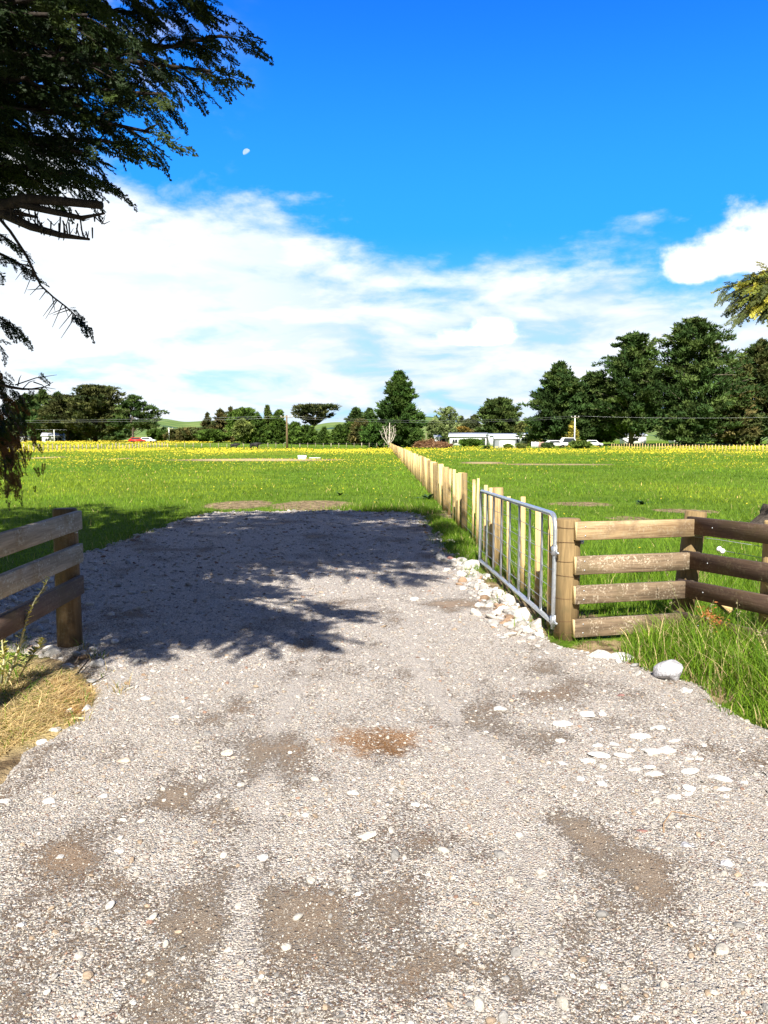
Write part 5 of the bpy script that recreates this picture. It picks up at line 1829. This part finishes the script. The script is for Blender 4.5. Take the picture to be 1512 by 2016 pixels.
def cow(label, px, d, L, face):
    c = P(px, 866, d)
    s = L / 1.9
    me = bpy.data.meshes.new('cow')
    J = [((-.75, 0, 1.12), .34), ((-.2, 0, 1.08), .40), ((.45, 0, 1.12), .36), ((.80, 0, 1.22), .24), ((1.08, 0, 1.26), .17), ((1.32, 0, 1.10), .10),
         ((-.80, .20, .70), .17), ((-.86, .20, .42), .075), ((-.80, .20, .02), .06), ((-.80, -.20, .70), .17), ((-.86, -.20, .42), .075), ((-.80, -.20, .02), .06),
         ((.48, .20, .72), .13), ((.50, .20, .40), .07), ((.50, .20, .02), .055), ((.48, -.20, .72), .13), ((.50, -.20, .40), .07), ((.50, -.20, .02), .055),
         ((-1.02, 0, 1.18), .05), ((-1.08, 0, .62), .03), ((1.10, .20, 1.34), .045), ((1.10, -.20, 1.34), .045)]
    E = [(0, 1), (1, 2), (2, 3), (3, 4), (4, 5), (0, 6), (6, 7), (7, 8), (0, 9), (9, 10), (10, 11), (2, 12), (12, 13), (13, 14), (2, 15), (15, 16), (16, 17), (0, 18), (18, 19), (4, 20), (4, 21)]
    me.from_pydata([tuple(Vector(p) * s) for p, _ in J], E, [])
    o = bpy.data.objects.new('cow', me); COL.objects.link(o)
    sk = o.modifiers.new('skin', 'SKIN')
    for v, (_, r) in zip(me.skin_vertices[0].data, J):
        v.radius = (r * s, r * s)
    me.skin_vertices[0].data[0].use_root = True
    sb = o.modifiers.new('sub', 'SUBSURF'); sb.levels = 1; sb.render_levels = 1
    me.materials.append(M['hide'])
    o.location = (c.x, d, gz(c.x, d)); o.rotation_euler = (0, 0, face)
    tag(o, label, "cow")


cow("black cow on the left of the two grazing in the yellow flowers", 462, 131, 1.35, 0.15)
cow("black cow on the right, the bulkier of the two in the yellow flowers", 502, 127, 1.60, -0.1)


def trough():
    q = G(595, 905)
    root = empty('water_trough', (q.x, q.y, gz(q.x, q.y))); tag(root, "white water trough lying on the straw track in the paddock", "trough")
    W, D_, Hh = 0.75, 0.45, 0.38
    mb = MB(); n = 18
    def ring(a, b, z): return [(a * math.copysign(abs(math.cos(t)) ** .5, math.cos(t)), b * math.copysign(abs(math.sin(t)) ** .5, math.sin(t)), z) for t in np.linspace(0, 2 * math.pi, n, endpoint=False)]
    V = ring(W * .45, D_ * .45, 0) + ring(W * .5, D_ * .5, Hh) + ring(W * .44, D_ * .43, Hh) + ring(W * .4, D_ * .4, .08)
    q_ = [(i * n + j, i * n + (j + 1) % n, (i + 1) * n + (j + 1) % n, (i + 1) * n + j) for i in range(3) for j in range(n)]
    mb.raw(V, [q_, [list(range(n))[::-1]], [[3 * n + j for j in range(n)]]])
    mb.build('tub', M['white'], root, smooth=True)
    f = MB(); f.box((W * .40, 0, Hh + .03), (0.16, 0.2, 0.06)); f.build('float_box', M['darkdoor'], root)
    q2 = G(620, 903)
    b = MB(); b.box((0, 0, 0.09), (1.0, 0.12, 0.07), ex=(1, .1, .0), ch=0.01)
    tag(b.build('white_plank', M['white'], loc=(q2.x, q2.y, gz(q2.x, q2.y))), "thin white plank lying right of the water trough", "plank")


trough()


def log():
    r = np.random.default_rng(12)
    c = P(1500, 1040, 13.5)
    root = empty('tree_stump', (c.x, c.y, gz(c.x, c.y))); tag(root, "blackened old stump with a slanting root behind the right-hand rails", "stump")
    def limb(pts, rad, nm):
        mb = MB(); n = 14
        mb.tube(pts, rad, n)
        V = mb.V[0]
        ang = r.random(n) * 0.5 - 0.2
        ctr = np.repeat(np.array([list(p) for p in pts]), n, 0)
        k = 1 + np.tile(ang, len(pts))[:, None] + r.normal(0, 0.09, (len(V), 1))
        mb.V[0] = ctr + (V - ctr) * k
        mb.build(nm, M['log'], root)
    limb([(-0.24, -.1, -0.1), (-0.10, 0, 0.06), (0.06, .0, 0.19), (0.22, 0, 0.33), (0.45, .05, 0.43), (0.9, .1, 0.45)], [.14, .15, .15, .16, .2, .2], 'trunk')
    limb([(-0.44, -.3, -0.1), (-0.36, -.3, 0.10), (-0.26, -.28, 0.24)], [.13, .10, .05], 'root')
    limb([(0.12, .1, 0.25), (0.10, .12, 0.40), (0.13, .12, 0.52)], [.10, .09, .07], 'snag')


log()


def stick(name, label, pts, r0, m, cat='stick'):
    o = Vector(pts[0])
    mb = MB(); n = len(pts)
    mb.tube([Vector(p) - o for p in pts], [r0 * (1 - 0.6 * i / (n - 1)) for i in range(n)], 6)
    tag(mb.build(name, m, loc=o), label, cat)


def gpt(px, py, up=0.0):
    q = G(px, py, 0.02); q.z = float(drive_z(q.x, q.y)) + up
    return q


stick('twig', "thin curved twig arching over the gravel on the lower right", [gpt(1307, 1640, .0), gpt(1306, 1628, .012), gpt(1322, 1612, .03), gpt(1365, 1618, .02), gpt(1412, 1625, .006)], .0035, simple('brown_twig', (0.30, 0.2, 0.12), .8))
stick('stick', "dark stick lying among the stones right of the straw grass", [gpt(110, 1322, .03), gpt(150, 1324, .035), gpt(175, 1312, .05)], .012, M['twig'])
stick('stick', "thin dark twig right of the straw grass on sunlit gravel", [gpt(158, 1342, .012), gpt(185, 1340, .015), gpt(212, 1336, .02)], .006, M['twig'])
stick('wood_chip', "pale split stick at the edge of the straw grass", [gpt(126, 1398, .02), gpt(146, 1408, .025), gpt(164, 1416, .015)], .011, M['rail_end'], 'stick')


def dead_frond():
    q = P(1408, 1216, 6.12)
    mb = MB(); r = np.random.default_rng(4)
    for i in range(260):
        t = r.random()
        p = np.array([-0.09 + 0.16 * t, 0.02, 0.07 - 0.16 * t]) + r.normal(0, 0.028, 3)
        d = np.array([0.5, -0.1, -0.5]) + r.normal(0, 0.6, 3); d /= np.linalg.norm(d)
        s = np.cross(d, r.normal(size=3)); s /= np.linalg.norm(s)
        L = 0.035
        c = np.array([(0.46, 0.16, 0.05), (0.36, 0.12, 0.045), (0.52, 0.22, 0.08)][r.integers(3)])
        mb.raw([p, p + d * L * .5 + s * .004, p + d * L, p + d * L * .5 - s * .004], [[(0, 1, 2, 3)]], c)
    root = empty('dead_fern', q); tag(root, "rust-orange dead fern frond under the dark rails", "fern")
    mb.build('fronds', M['leaf'], root)


dead_frond()


def sapling(name, label, base, pts, seed, leafc=(0.40, 0.42, 0.14), k=1.0):
    r = np.random.default_rng(seed)
    root = empty(name, base); tag(root, label, "sapling")
    P3 = [Vector(p) - Vector(base) for p in pts]
    mb = MB(); mb.tube(P3, [0.009 * (1 - .75 * i / (len(P3) - 1)) * k for i in range(len(P3))], 7, col=(1, 1, 1)); mb.build('stem', M['stem'], root)
    lf = MB()
    n = 70
    for i in range(n):
        t = 0.12 + 0.88 * i / n + 0.01 * r.random(); s = t * (len(P3) - 1); j = min(int(s), len(P3) - 2)
        p = np.array(P3[j].lerp(P3[j + 1], s - j))
        if r.random() < .25: continue
        a = r.random() * 6.28
        d = np.array([math.cos(a), math.sin(a) * .8, .35 + .3 * r.random()]); d /= np.linalg.norm(d)
        w = np.cross(d, [0, 0, 1.0]); w /= np.linalg.norm(w); up = np.cross(w, d)
        L = (0.042 + .034 * r.random()) * (1.15 - .5 * t)
        V = [p, p + d * L * .35 + w * L * .2 + up * L * .05, p + d * L * .75 + w * L * .18 + up * .04 * L, p + d * L, p + d * L * .75 - w * L * .18 + up * .04 * L, p + d * L * .35 - w * L * .2 + up * L * .05, p + d * L * .5]
        c = np.array(leafc) * (0.7 + .6 * r.random()) * (np.array([1.2, 1.0, .8]) if r.random() < .4 else 1)
        lf.raw(V, [[(0, 1, 6), (1, 2, 6), (2, 3, 6), (3, 4, 6), (4, 5, 6), (5, 0, 6)]], c)
    lf.build('leaves', M['leaf'], root)


M['stem'] = simple('pale_green_stem', (0.48, 0.44, 0.26), .7, var=.2, scale=20)
b = G(4, 1362); b.y = 4.95
d0 = 4.95
sapling('hedge_sapling', "tall sunlit sapling leaning against the lower left rails", P(8, 1355, d0), [P(8, 1355, d0), P(25, 1310, d0), P(42, 1262, d0), P(52, 1218, d0 + .02), P(68, 1184, d0 + .04), P(84, 1160, d0 + .06), P(98, 1135, d0 + .08)], 1, k=1.1)
sapling('hedge_sapling', "shorter leafy sapling at the left picture edge", P(2, 1345, d0 - .1), [P(2, 1345, d0 - .1), P(8, 1300, d0 - .1), P(4, 1262, d0 - .1), P(8, 1230, d0 - .1)], 2)
sapling('hedge_sapling', "small sapling with few leaves before the left fence post", P(40, 1330, d0 + .1), [P(40, 1330, d0 + .1), P(58, 1296, d0 + .1), P(76, 1275, d0 + .1), P(87, 1256, d0 + .1)], 3, k=.7)


def dock(label, px, py, n, s, seed):
    q = G(px, py); r = np.random.default_rng(seed)
    mb = MB()
    for i in range(n):
        a = r.random() * 6.28; L = s * (.7 + .6 * r.random()); el = .35 + .6 * r.random()
        d = np.array([math.cos(a) * math.cos(el), math.sin(a) * math.cos(el), math.sin(el)])
        w = np.cross(d, [0, 0, 1.]); w /= np.linalg.norm(w)
        V = []
        for t in (0, .3, .6, .85, 1):
            p = d * L * t + np.array([0, 0, -L * .35 * t * t]); ww = L * .16 * math.sin(math.pi * min(1, t * .9 + .08))
            V += [p - w * ww, p + w * ww]
        mb.raw(V, [[(2 * k, 2 * k + 1, 2 * k + 3, 2 * k + 2) for k in range(4)]], np.array((0.035, 0.075, 0.028)) * (.7 + .6 * r.random()))
    tag(mb.build('dock_plant', M['leaf'], loc=(q.x, q.y, gz(q.x, q.y))), label, "weed")


dock("dark dock plant in the grass left of the batten fence", 842, 982, 16, 0.34, 1)
dock("dark dock plant in the paddock behind the tan rails", 1265, 992, 12, 0.26, 2)
dock("low dock plant behind the middle tan rails", 1262, 1150, 8, 0.14, 3)
dock("dark weed in the grass beyond the far lip of the gravel", 670, 975, 9, 0.22, 4)


# ------------------------------------------------------------------ the great cypress over the drive, and its neighbours
def spray_template(r, n=20, sub=3, wid=0.021):
    V, F_ = [], []
    def blade(p, d, L, w, nz=0.0):
        d = d / np.linalg.norm(d)
        s = np.cross([0, 0, 1.0], d); s /= np.linalg.norm(s) + 1e-9
        s = s + np.array([0, 0, r.normal(0, 0.5)]); s /= np.linalg.norm(s)
        b = len(V)
        V.extend([p, p + d * L * .45 + s * w, p + d * L, p + d * L * .45 - s * w])
        F_.append((b, b + 1, b + 2, b + 3))
    X = np.array([1.0, 0, 0])
    blade(np.zeros(3), X, 1.0, wid * .55)
    for i in range(n):
        t = .06 + .9 * i / n
        side = 1 if i % 2 else -1
        L = (.27 * (1 - t) ** .8 + .045) * (.7 + .6 * r.random())
        a = math.radians(34 + 14 * r.random()) * side
        d = np.array([math.cos(a), math.sin(a), r.normal(0, .22)])
        p = X * t
        blade(p, d, L, wid * .7)
        for j in range(sub):
            tt = .25 + .65 * (j + r.random() * .6) / sub
            for s2 in (-1, 1):
                a2 = a + s2 * math.radians(32 + 14 * r.random())
                d2 = np.array([math.cos(a2), math.sin(a2), r.normal(0, .3)])
                blade(p + d * L * tt, d2, L * (1 - tt) * .55 + .05, wid)
    V = np.array(V); V[:, 2] -= .10 * V[:, 0] ** 2
    return V, np.array(F_)


TPL = [spray_template(np.random.default_rng(60 + i)) for i in range(4)]
TPL_LITE = [spray_template(np.random.default_rng(80 + i), 14, 1, 0.045) for i in range(3)]


class Sprays:
    def __init__(self):
        self.p, self.d, self.s, self.c = [], [], [], []

    def add(self, p, d, s, c):
        self.p.append(tuple(p)); self.d.append(tuple(d)); self.s.append(s); self.c.append(tuple(c))

    def build(self, name, parent, tpls, r, base):
        p = np.array(self.p) - np.array(base); d = np.array(self.d); s = np.array(self.s); c = np.array(self.c)
        d /= np.linalg.norm(d, axis=1)[:, None]
        up = np.array([0, 0, 1.0])[None] + r.normal(0, .45, d.shape)
        y = np.cross(up, d); y /= np.linalg.norm(y, axis=1)[:, None]
        z = np.cross(d, y)
        Vs, Fs, Cs, off = [], [], [], 0
        k = r.integers(len(tpls), size=len(p))
        for i, (V0, F0) in enumerate(tpls):
            m = np.where(k == i)[0]
            if not len(m): continue
            B = np.stack([d[m], y[m], z[m]], 1)
            V = np.einsum('vk,nkj->nvj', V0, B) * s[m][:, None, None] + p[m][:, None, :]
            F_ = F0[None] + (np.arange(len(m)) * len(V0))[:, None, None] + off
            Vs.append(V.reshape(-1, 3)); Fs.append(F_.reshape(-1, 4)); off += len(m) * len(V0)
            cc = np.repeat(c[m], len(V0), 0) * (0.85 + .3 * r.random((len(m) * len(V0), 1)))
            Cs.append(cc)
        return link_mesh(name, np.concatenate(Vs), [np.concatenate(Fs)], M['leaf'], parent, col=np.concatenate(Cs))


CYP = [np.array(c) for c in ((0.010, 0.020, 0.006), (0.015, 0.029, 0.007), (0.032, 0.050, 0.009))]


def curve(a, b, sag, n, r, wob=0.05):
    a, b = Vector(a), Vector(b)
    L = (b - a).length
    out = []
    o = Vector((r.normal(), r.normal(), r.normal() * .5)) * wob * L
    for i in range(n):
        t = i / (n - 1)
        out.append(a.lerp(b, t) + Vector((0, 0, sag * L * (math.sin(math.pi * t) if sag > 0 else 1 * math.sin(math.pi * t)))) + o * math.sin(math.pi * t) * t)
    return out


def at(pts, t):
    s = t * (len(pts) - 1); i = min(int(s), len(pts) - 2)
    return pts[i].lerp(pts[i + 1], s - i), (pts[i + 1] - pts[i]).normalized()


def great_cypress():
    r = np.random.default_rng(21)
    base = Vector((-5.7, 6.3, 0))
    root = empty('cypress_tree', base)
    tag(root, "huge dark cypress overhanging the driveway from the upper left", "tree")
    wood = MB(); fine = Sprays(); top = Sprays(); twigs = MB()
    tk = [Vector((0, 0, -.4)), Vector((.05, 0, 1.0)), Vector((.1, -.05, 3)), Vector((.0, 0, 6)), Vector((.1, .1, 9)), Vector((0, 0, 12.2))]
    wood.tube(tk, [.52, .42, .36, .27, .15, .03], 14)

    def limb(end, z0, sag, rad, side_len, dens=1.0, fro=0.28, drop=-.24, size=(.15, .32), start=None, lite=False, skip=0.0):
        a = start if start is not None else base + Vector((.05, 0, z0))
        pts = curve(a, end, sag, 12, r)
        wood.tube([p - base for p in pts], [rad * (1 - .9 * i / 11) + .004 for i in range(12)], 7)
        L = (Vector(end) - a).length
        n = int(L * 4.2 * dens)
        tgt = top if lite else fine
        for i in range(n):
            t = fro + (1 - fro) * (i + r.random()) / n
            p, d = at(pts, t)
            if r.random() < skip: continue
            sg = 1 if i % 2 else -1
            lat = Vector((-d.y, d.x, 0)).normalized() * sg
            l2 = side_len * (1.12 - .75 * t) * (.6 + .7 * r.random())
            e = p + (d * .75 + lat * (.55 + .3 * r.random()) + Vector((0, 0, drop * .6 + r.normal() * .18))) .normalized() * l2
            q = curve(p, e, .05, 6, r, .03)
            twigs.tube([v - base for v in q], [.011, .009, .007, .005, .004, .002], 5, caps=False)
            m = max(3, int(l2 * (9 if lite else 15)))
            cc = CYP[r.integers(3)] * (.8 + .4 * r.random())
            for j in range(m):
                tt = .12 + .88 * (j + r.random()) / m
                pp, dd = at(q, tt)
                s2 = 1 if j % 2 else -1
                la = Vector((-dd.y, dd.x, 0)).normalized() * s2
                dv = dd * (.8 + .3 * r.random()) + la * (.10 + .60 * r.random()) * (1 - .6 * tt) + Vector((0, 0, drop + r.normal() * .22))
                s = (size[0] + (size[1] - size[0]) * r.random()) * (1.05 - .35 * tt)
                tgt.add(pp, dv, s, cc)
        for j in range(3):
            pp, dd = at(pts, 1 - .04 * j)
            tgt.add(pp, dd + Vector((0, 0, drop * .5)) + Vector(r.normal(0, .15, 3)), size[1] * .95, CYP[1])
        return pts

    # limbs that hang into the picture: where their tips are seen, and how far off
    tips = [((515, 100), 5.3, 4.2, .06), ((492, 170), 5.0, 4.0, .06), ((498, 48), 5.7, 4.8, .05), ((404, 216), 4.9, 3.9, .07), ((372, 290), 4.7, 3.6, .08), ((292, 308), 4.5, 3.3, .10), ((238, 330), 4.3, 3.1, .08),
            ((215, 372), 4.1, 3.0, .06), ((440, 120), 5.9, 4.6, .04), ((340, 200), 5.5, 4.2, .06), ((330, 110), 5.0, 4.6, .05), ((240, 240), 5.2, 3.8, .08), ((150, 300), 4.8, 3.4, .08), ((120, 360), 4.3, 3.0, .08), ((250, 60), 4.6, 4.6, .05),
            ((160, 180), 4.3, 4.0, .06), ((60, 240), 4.0, 3.6, .06), ((420, 0), 5.2, 5.0, .04), ((60, 370), 4.4, 2.9, .08), ((90, 90), 4.6, 4.4, .06), ((330, 20), 6.4, 5.2, .05), ((200, 120), 6.3, 4.4, .06), ((100, 200), 6.2, 4.0, .06), ((30, 310), 5.6, 3.4, .06), ((180, 20), 4.0, 4.6, .05),
            ((300, 160), 4.4, 4.2, .06), ((400, 60), 6.6, 5.0, .05), ((140, 60), 5.6, 4.8, .05), ((40, 140), 5.2, 4.2, .05), ((30, 30), 4.4, 4.6, .05), ((260, 20), 5.6, 5.2, .05), ((60, 300), 3.9, 3.2, .06)]
    for (px, py), d, z0, sag in tips:
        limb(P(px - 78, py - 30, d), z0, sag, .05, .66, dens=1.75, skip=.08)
    # two sunlit boughs nearer the light
    # crown above and behind the picture
    kx, ky = -SUN.x / SUN.z, -SUN.y / SUN.z
    made = 0
    for i in range(4000):
        ys = r.uniform(5.9, 19.5) if i % 5 else r.uniform(5.75, 7.2); xs = r.uniform(-9.5, 1.6) if i % 5 else r.uniform(-4, -.6)
        lim = np.interp(ys, [5.8, 6.9, 8.5, 10.2, 13, 17.3, 19.5], [-.95, -.40, .2, .75, 1.2, 1.55, 1.4])
        if i % 3 == 0: xs = lim - 1.3 * r.random() ** 1.5 - .1
        if xs > lim - .1: continue
        if xs > -4.6 and ys > 18.0: continue
        z = r.uniform(4.3, 11.5)
        e = Vector((xs - kx * z, ys - ky * z, z))
        if e.y < -3.2 or (e - base - Vector((0, 0, z))).length > 7.2: continue
        if e.y > .2 and e.z < 2.3 + .56 * e.y and e.x > -.5 * e.y - .8: continue
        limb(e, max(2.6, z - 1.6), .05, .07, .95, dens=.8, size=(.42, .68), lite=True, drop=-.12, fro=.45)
        made += 1
        if made >= 135: break
    # cut-off bare limbs
    dk = M['bark']
    for pts, rad in [([(-60, 420), (0, 410), (45, 392), (110, 395), (200, 404)], [.034, .031, .027, .022, .019]), ([(-20, 398), (40, 402), (110, 418), (160, 429), (206, 420)], [.022, .019, .015, .011, .005]),
                     ([(-60, 400), (0, 418), (60, 446), (120, 463), (176, 471)], [.029, .025, .019, .014, .006]), ([(-20, 410), (20, 416), (74, 428)], [.016, .014, .006])]:
        q = [P(x, y, 3.9 - .0006 * x) for x, y in pts]
        wood.tube([v - base for v in [base + Vector((.1, 0, 2.75))] + q], [.05] + rad, 8)
    for _ in range(44):
        x = random.uniform(20, 195); y = 404 + random.uniform(-4, 40) + x * .08
        a = P(x, y, 3.85); L = random.uniform(12, 42)
        aa = random.uniform(-.3, 1.9)
        b = P(x + L * math.cos(aa) * random.choice((1, 1, .3)), y + L * math.sin(aa) * .8, 3.85 + random.uniform(-.2, .2))
        m_ = a.lerp(b, .5) + Vector((0, 0, -.03))
        twigs.tube([v - base for v in (a, m_, b)], [.004, .003, .0012], 4, caps=False)
    # long twig that droops to a tuft
    q = [P(x, y, 3.9) for x, y in [(-10, 420), (20, 455), (50, 500), (65, 530), (80, 562), (105, 585), (130, 604), (150, 622)]]
    wood.tube([v - base for v in q], [.008, .0075, .007, .006, .005, .0045, .004, .003], 6)
    for i in range(26):
        t = random.uniform(.35, 1.0); p, d = at(q, t)
        e = p + Vector((random.uniform(-.10, .02), 0, random.uniform(-.12, .03)))
        twigs.tube([p - base, e - base], [.003, .001], 4, caps=False)
    for t, s in ((.99, .16), (.97, .15), (.95, .14), (.93, .13), (.86, .10)):
        p, d = at(q, t); fine.add(p, d + Vector((.2, 0, -.3)) + Vector(r.normal(0, .2, 3)), s, CYP[0])
    # small green sprays at the left edge, and the drooping brown one lower down
    for (px, py), d, z0, n_, sp in [((66, 535), 4.3, 2.6, 13, .5), ((50, 492), 4.1, 2.6, 10, .45), ((5, 540), 4.0, 2.3, 5, .3), ((40, 655), 4.2, 2.2, 12, .42), ((12, 690), 4.0, 2.0, 5, .3)]:
        e = P(px - 6, py - 3, d); a = P(-60, py - 50, d + .15)
        pts = curve(a, e, .06, 8, r, .03)
        wood.tube([v - base for v in pts], [.016, .014, .012, .010, .008, .006, .004, .002], 5)
        for i in range(n_):
            p, dd = at(pts, .45 + .55 * (i + r.random()) / n_)
            la = Vector((-dd.y, dd.x, 0)) * (1 if i % 2 else -1)
            fine.add(p, dd + la * .5 + Vector((0, 0, -.3 + r.normal() * .25)), .09 + .07 * r.random(), CYP[r.integers(3)])
    pts = [P(x, y, 5.6) for x, y in [(-70, 720), (-25, 760), (-8, 800), (2, 850), (8, 900), (12, 945)]]
    wood.tube([v - base for v in pts], [.03, .026, .022, .016, .010, .004], 6)
    for i in range(260):
        t = r.random() ** .8; p, dd = at(pts, .1 + .9 * t)
        wdt = .11 * (1 - abs(t - .25)) ** 1.6
        p = p + Vector((abs(r.normal()) * wdt * .75 - .02, r.normal() * .22, r.normal() * .09))
        br = r.random() < (.25 + .55 * t)
        c = np.array((0.13, 0.065, 0.024)) * (.6 + .6 * r.random()) if br else CYP[r.integers(3)] * 1.2
        fine.add(p, (dd * .8 + Vector((.45 * (1 - t) + r.normal() * .35, r.normal() * .5, -.3 + r.normal() * .3))), (.09 + .10 * r.random()) * (1.15 - .5 * t), c)
    q = [P(x, y, 4.6) for x, y in [(-30, 748), (20, 762), (45, 766), (80, 766), (105, 752)]]
    wood.tube([v - base for v in q], [.012, .010, .007, .004, .0015], 5)
    for a_, b_ in [((30, 758), (112, 738)), ((45, 765), (70, 748)), ((60, 766), (110, 766)), ((66, 752), (100, 772)), ((35, 760), (42, 738)), ((40, 766), (66, 774))]:
        a, b = P(*a_, 4.6), P(*b_, 4.55)
        twigs.tube([a - base, a.lerp(b, .5) - base + Vector((0, 0, .012)), b - base], [.004, .003, .001], 4, caps=False)
    wood.build('trunk', M['bark'], root, smooth=True)
    twigs.build('twigs', M['twig'], root)
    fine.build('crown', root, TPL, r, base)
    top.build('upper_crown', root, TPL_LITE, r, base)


great_cypress()


def side_cypress(name, label, base, H, R_, zb, seed, n=60, xmin=None, cols=None, size=(.55, .85), ymin=None):
    """neighbour in the row: mostly beyond the frame, seen by its shade"""
    r = np.random.default_rng(seed)
    base = Vector(base); root = empty(name, base); tag(root, label, "tree")
    wood = MB(); sp = Sprays(); cols = cols or CYP
    wood.tube([(0, 0, -.4), (0, 0, H * .4), (0.1, 0, H * .95)], [.45, .3, .03], 12)
    for i in range(n):
        z0 = zb + (H - zb) * (i / n); azv = i * 2.39996
        Lr = R_ * max(.08, 1 - (z0 - zb) / (H - zb)) ** .7 * (.75 + .35 * r.random())
        e = base + Vector((math.cos(azv) * Lr, math.sin(azv) * Lr, z0 + Lr * .2))
        if xmin is not None and e.x < .5 * e.y + xmin: e.x = .5 * e.y + xmin + .4 * r.random()
        if ymin is not None and e.y < ymin: e.y = ymin
        pts = curve(base + Vector((0, 0, z0)), e, .04, 8, r)
        wood.tube([p - base for p in pts], [.07 * (1 - .9 * k / 7) + .004 for k in range(8)], 6)
        for j in range(int(Lr * 15)):
            t = .25 + .75 * r.random(); p, d = at(pts, t)
            la = Vector((-d.y, d.x, 0)) * r.normal() * .9
            p2 = p + la * .55 * (1.1 - t)
            sp.add(p2 + Vector(r.normal(0, .12, 3)), d + la + Vector((0, 0, -.1 + r.normal() * .25)), size[0] + (size[1] - size[0]) * r.random(), cols[r.integers(len(cols))])
    wood.build('trunk', M['bark'], root, smooth=True)
    sp.build('crown', root, TPL_LITE, r, base)
    return root


side_cypress('cypress_tree', "second cypress of the row, beyond the left picture edge, shading the grass", (-14.0, 6.5, 0), 17.5, 4.4, 2.6, 5, 74)
side_cypress('cypress_tree', "third cypress of the row, farther left, shading the paddock corner", (-21.5, 7.5, 0), 19, 4.6, 2.6, 6, 60)


def right_tree():
    r = np.random.default_rng(8)
    base = Vector((7.4, 6.9, 0))
    YG = [np.array(c) for c in ((0.27, 0.27, 0.035), (0.36, 0.33, 0.045), (0.14, 0.165, 0.03))]
    DK = [np.array(c) for c in ((0.08, 0.10, 0.03), (0.10, 0.12, 0.035))]
    root = side_cypress('cypress_tree', "yellow-green cypress reaching in at the right picture edge", base, 8.0, 2.0, 1.9, 9, 46, xmin=.55, cols=YG, size=(.35, .55))
    wood = MB(); sp = Sprays()
    ends = [((1424, 570), 6.7), ((1428, 582), 6.6), ((1440, 598), 6.6), ((1438, 608), 6.7), ((1452, 626), 6.5), ((1462, 618), 6.6), ((1478, 556), 6.8), ((1470, 545), 6.7), ((1500, 540), 6.7), ((1490, 590), 6.5), ((1505, 610), 6.6), ((1500, 622), 6.6), ((1510, 560), 6.5)]
    for (px, py), d in ends:
        e = P(px, py, d); a = P(1600, 540 + (py - 580) * .4 + 10, d + .15)
        pts = curve(a, e, .07, 10, r, .03)
        wood.tube([v - base for v in [base + Vector((-.1, 0, 3.4))] + pts], [.03] + [.014 * (1 - .9 * k / 9) + .0012 for k in range(10)], 5)
        n = 22
        for i in range(n):
            t = .36 + .64 * (i + r.random()) / n; p, dd = at(pts, t)
            la = Vector((-dd.y, dd.x, 0)) * (1 if i % 2 else -1)
            thin = t > .80
            c = DK[r.integers(2)] if thin else YG[r.integers(3)] * (.8 + .5 * r.random())
            s = (.12 if thin else .20) * (.7 + .6 * r.random())
            sp.add(p, dd + la * .5 + Vector((0, 0, -.35 + r.normal() * .35)), s, c)
    wood.build('branch', M['twig'], root, smooth=True)
    sp.build('sprays', root, TPL, r, base)


right_tree()
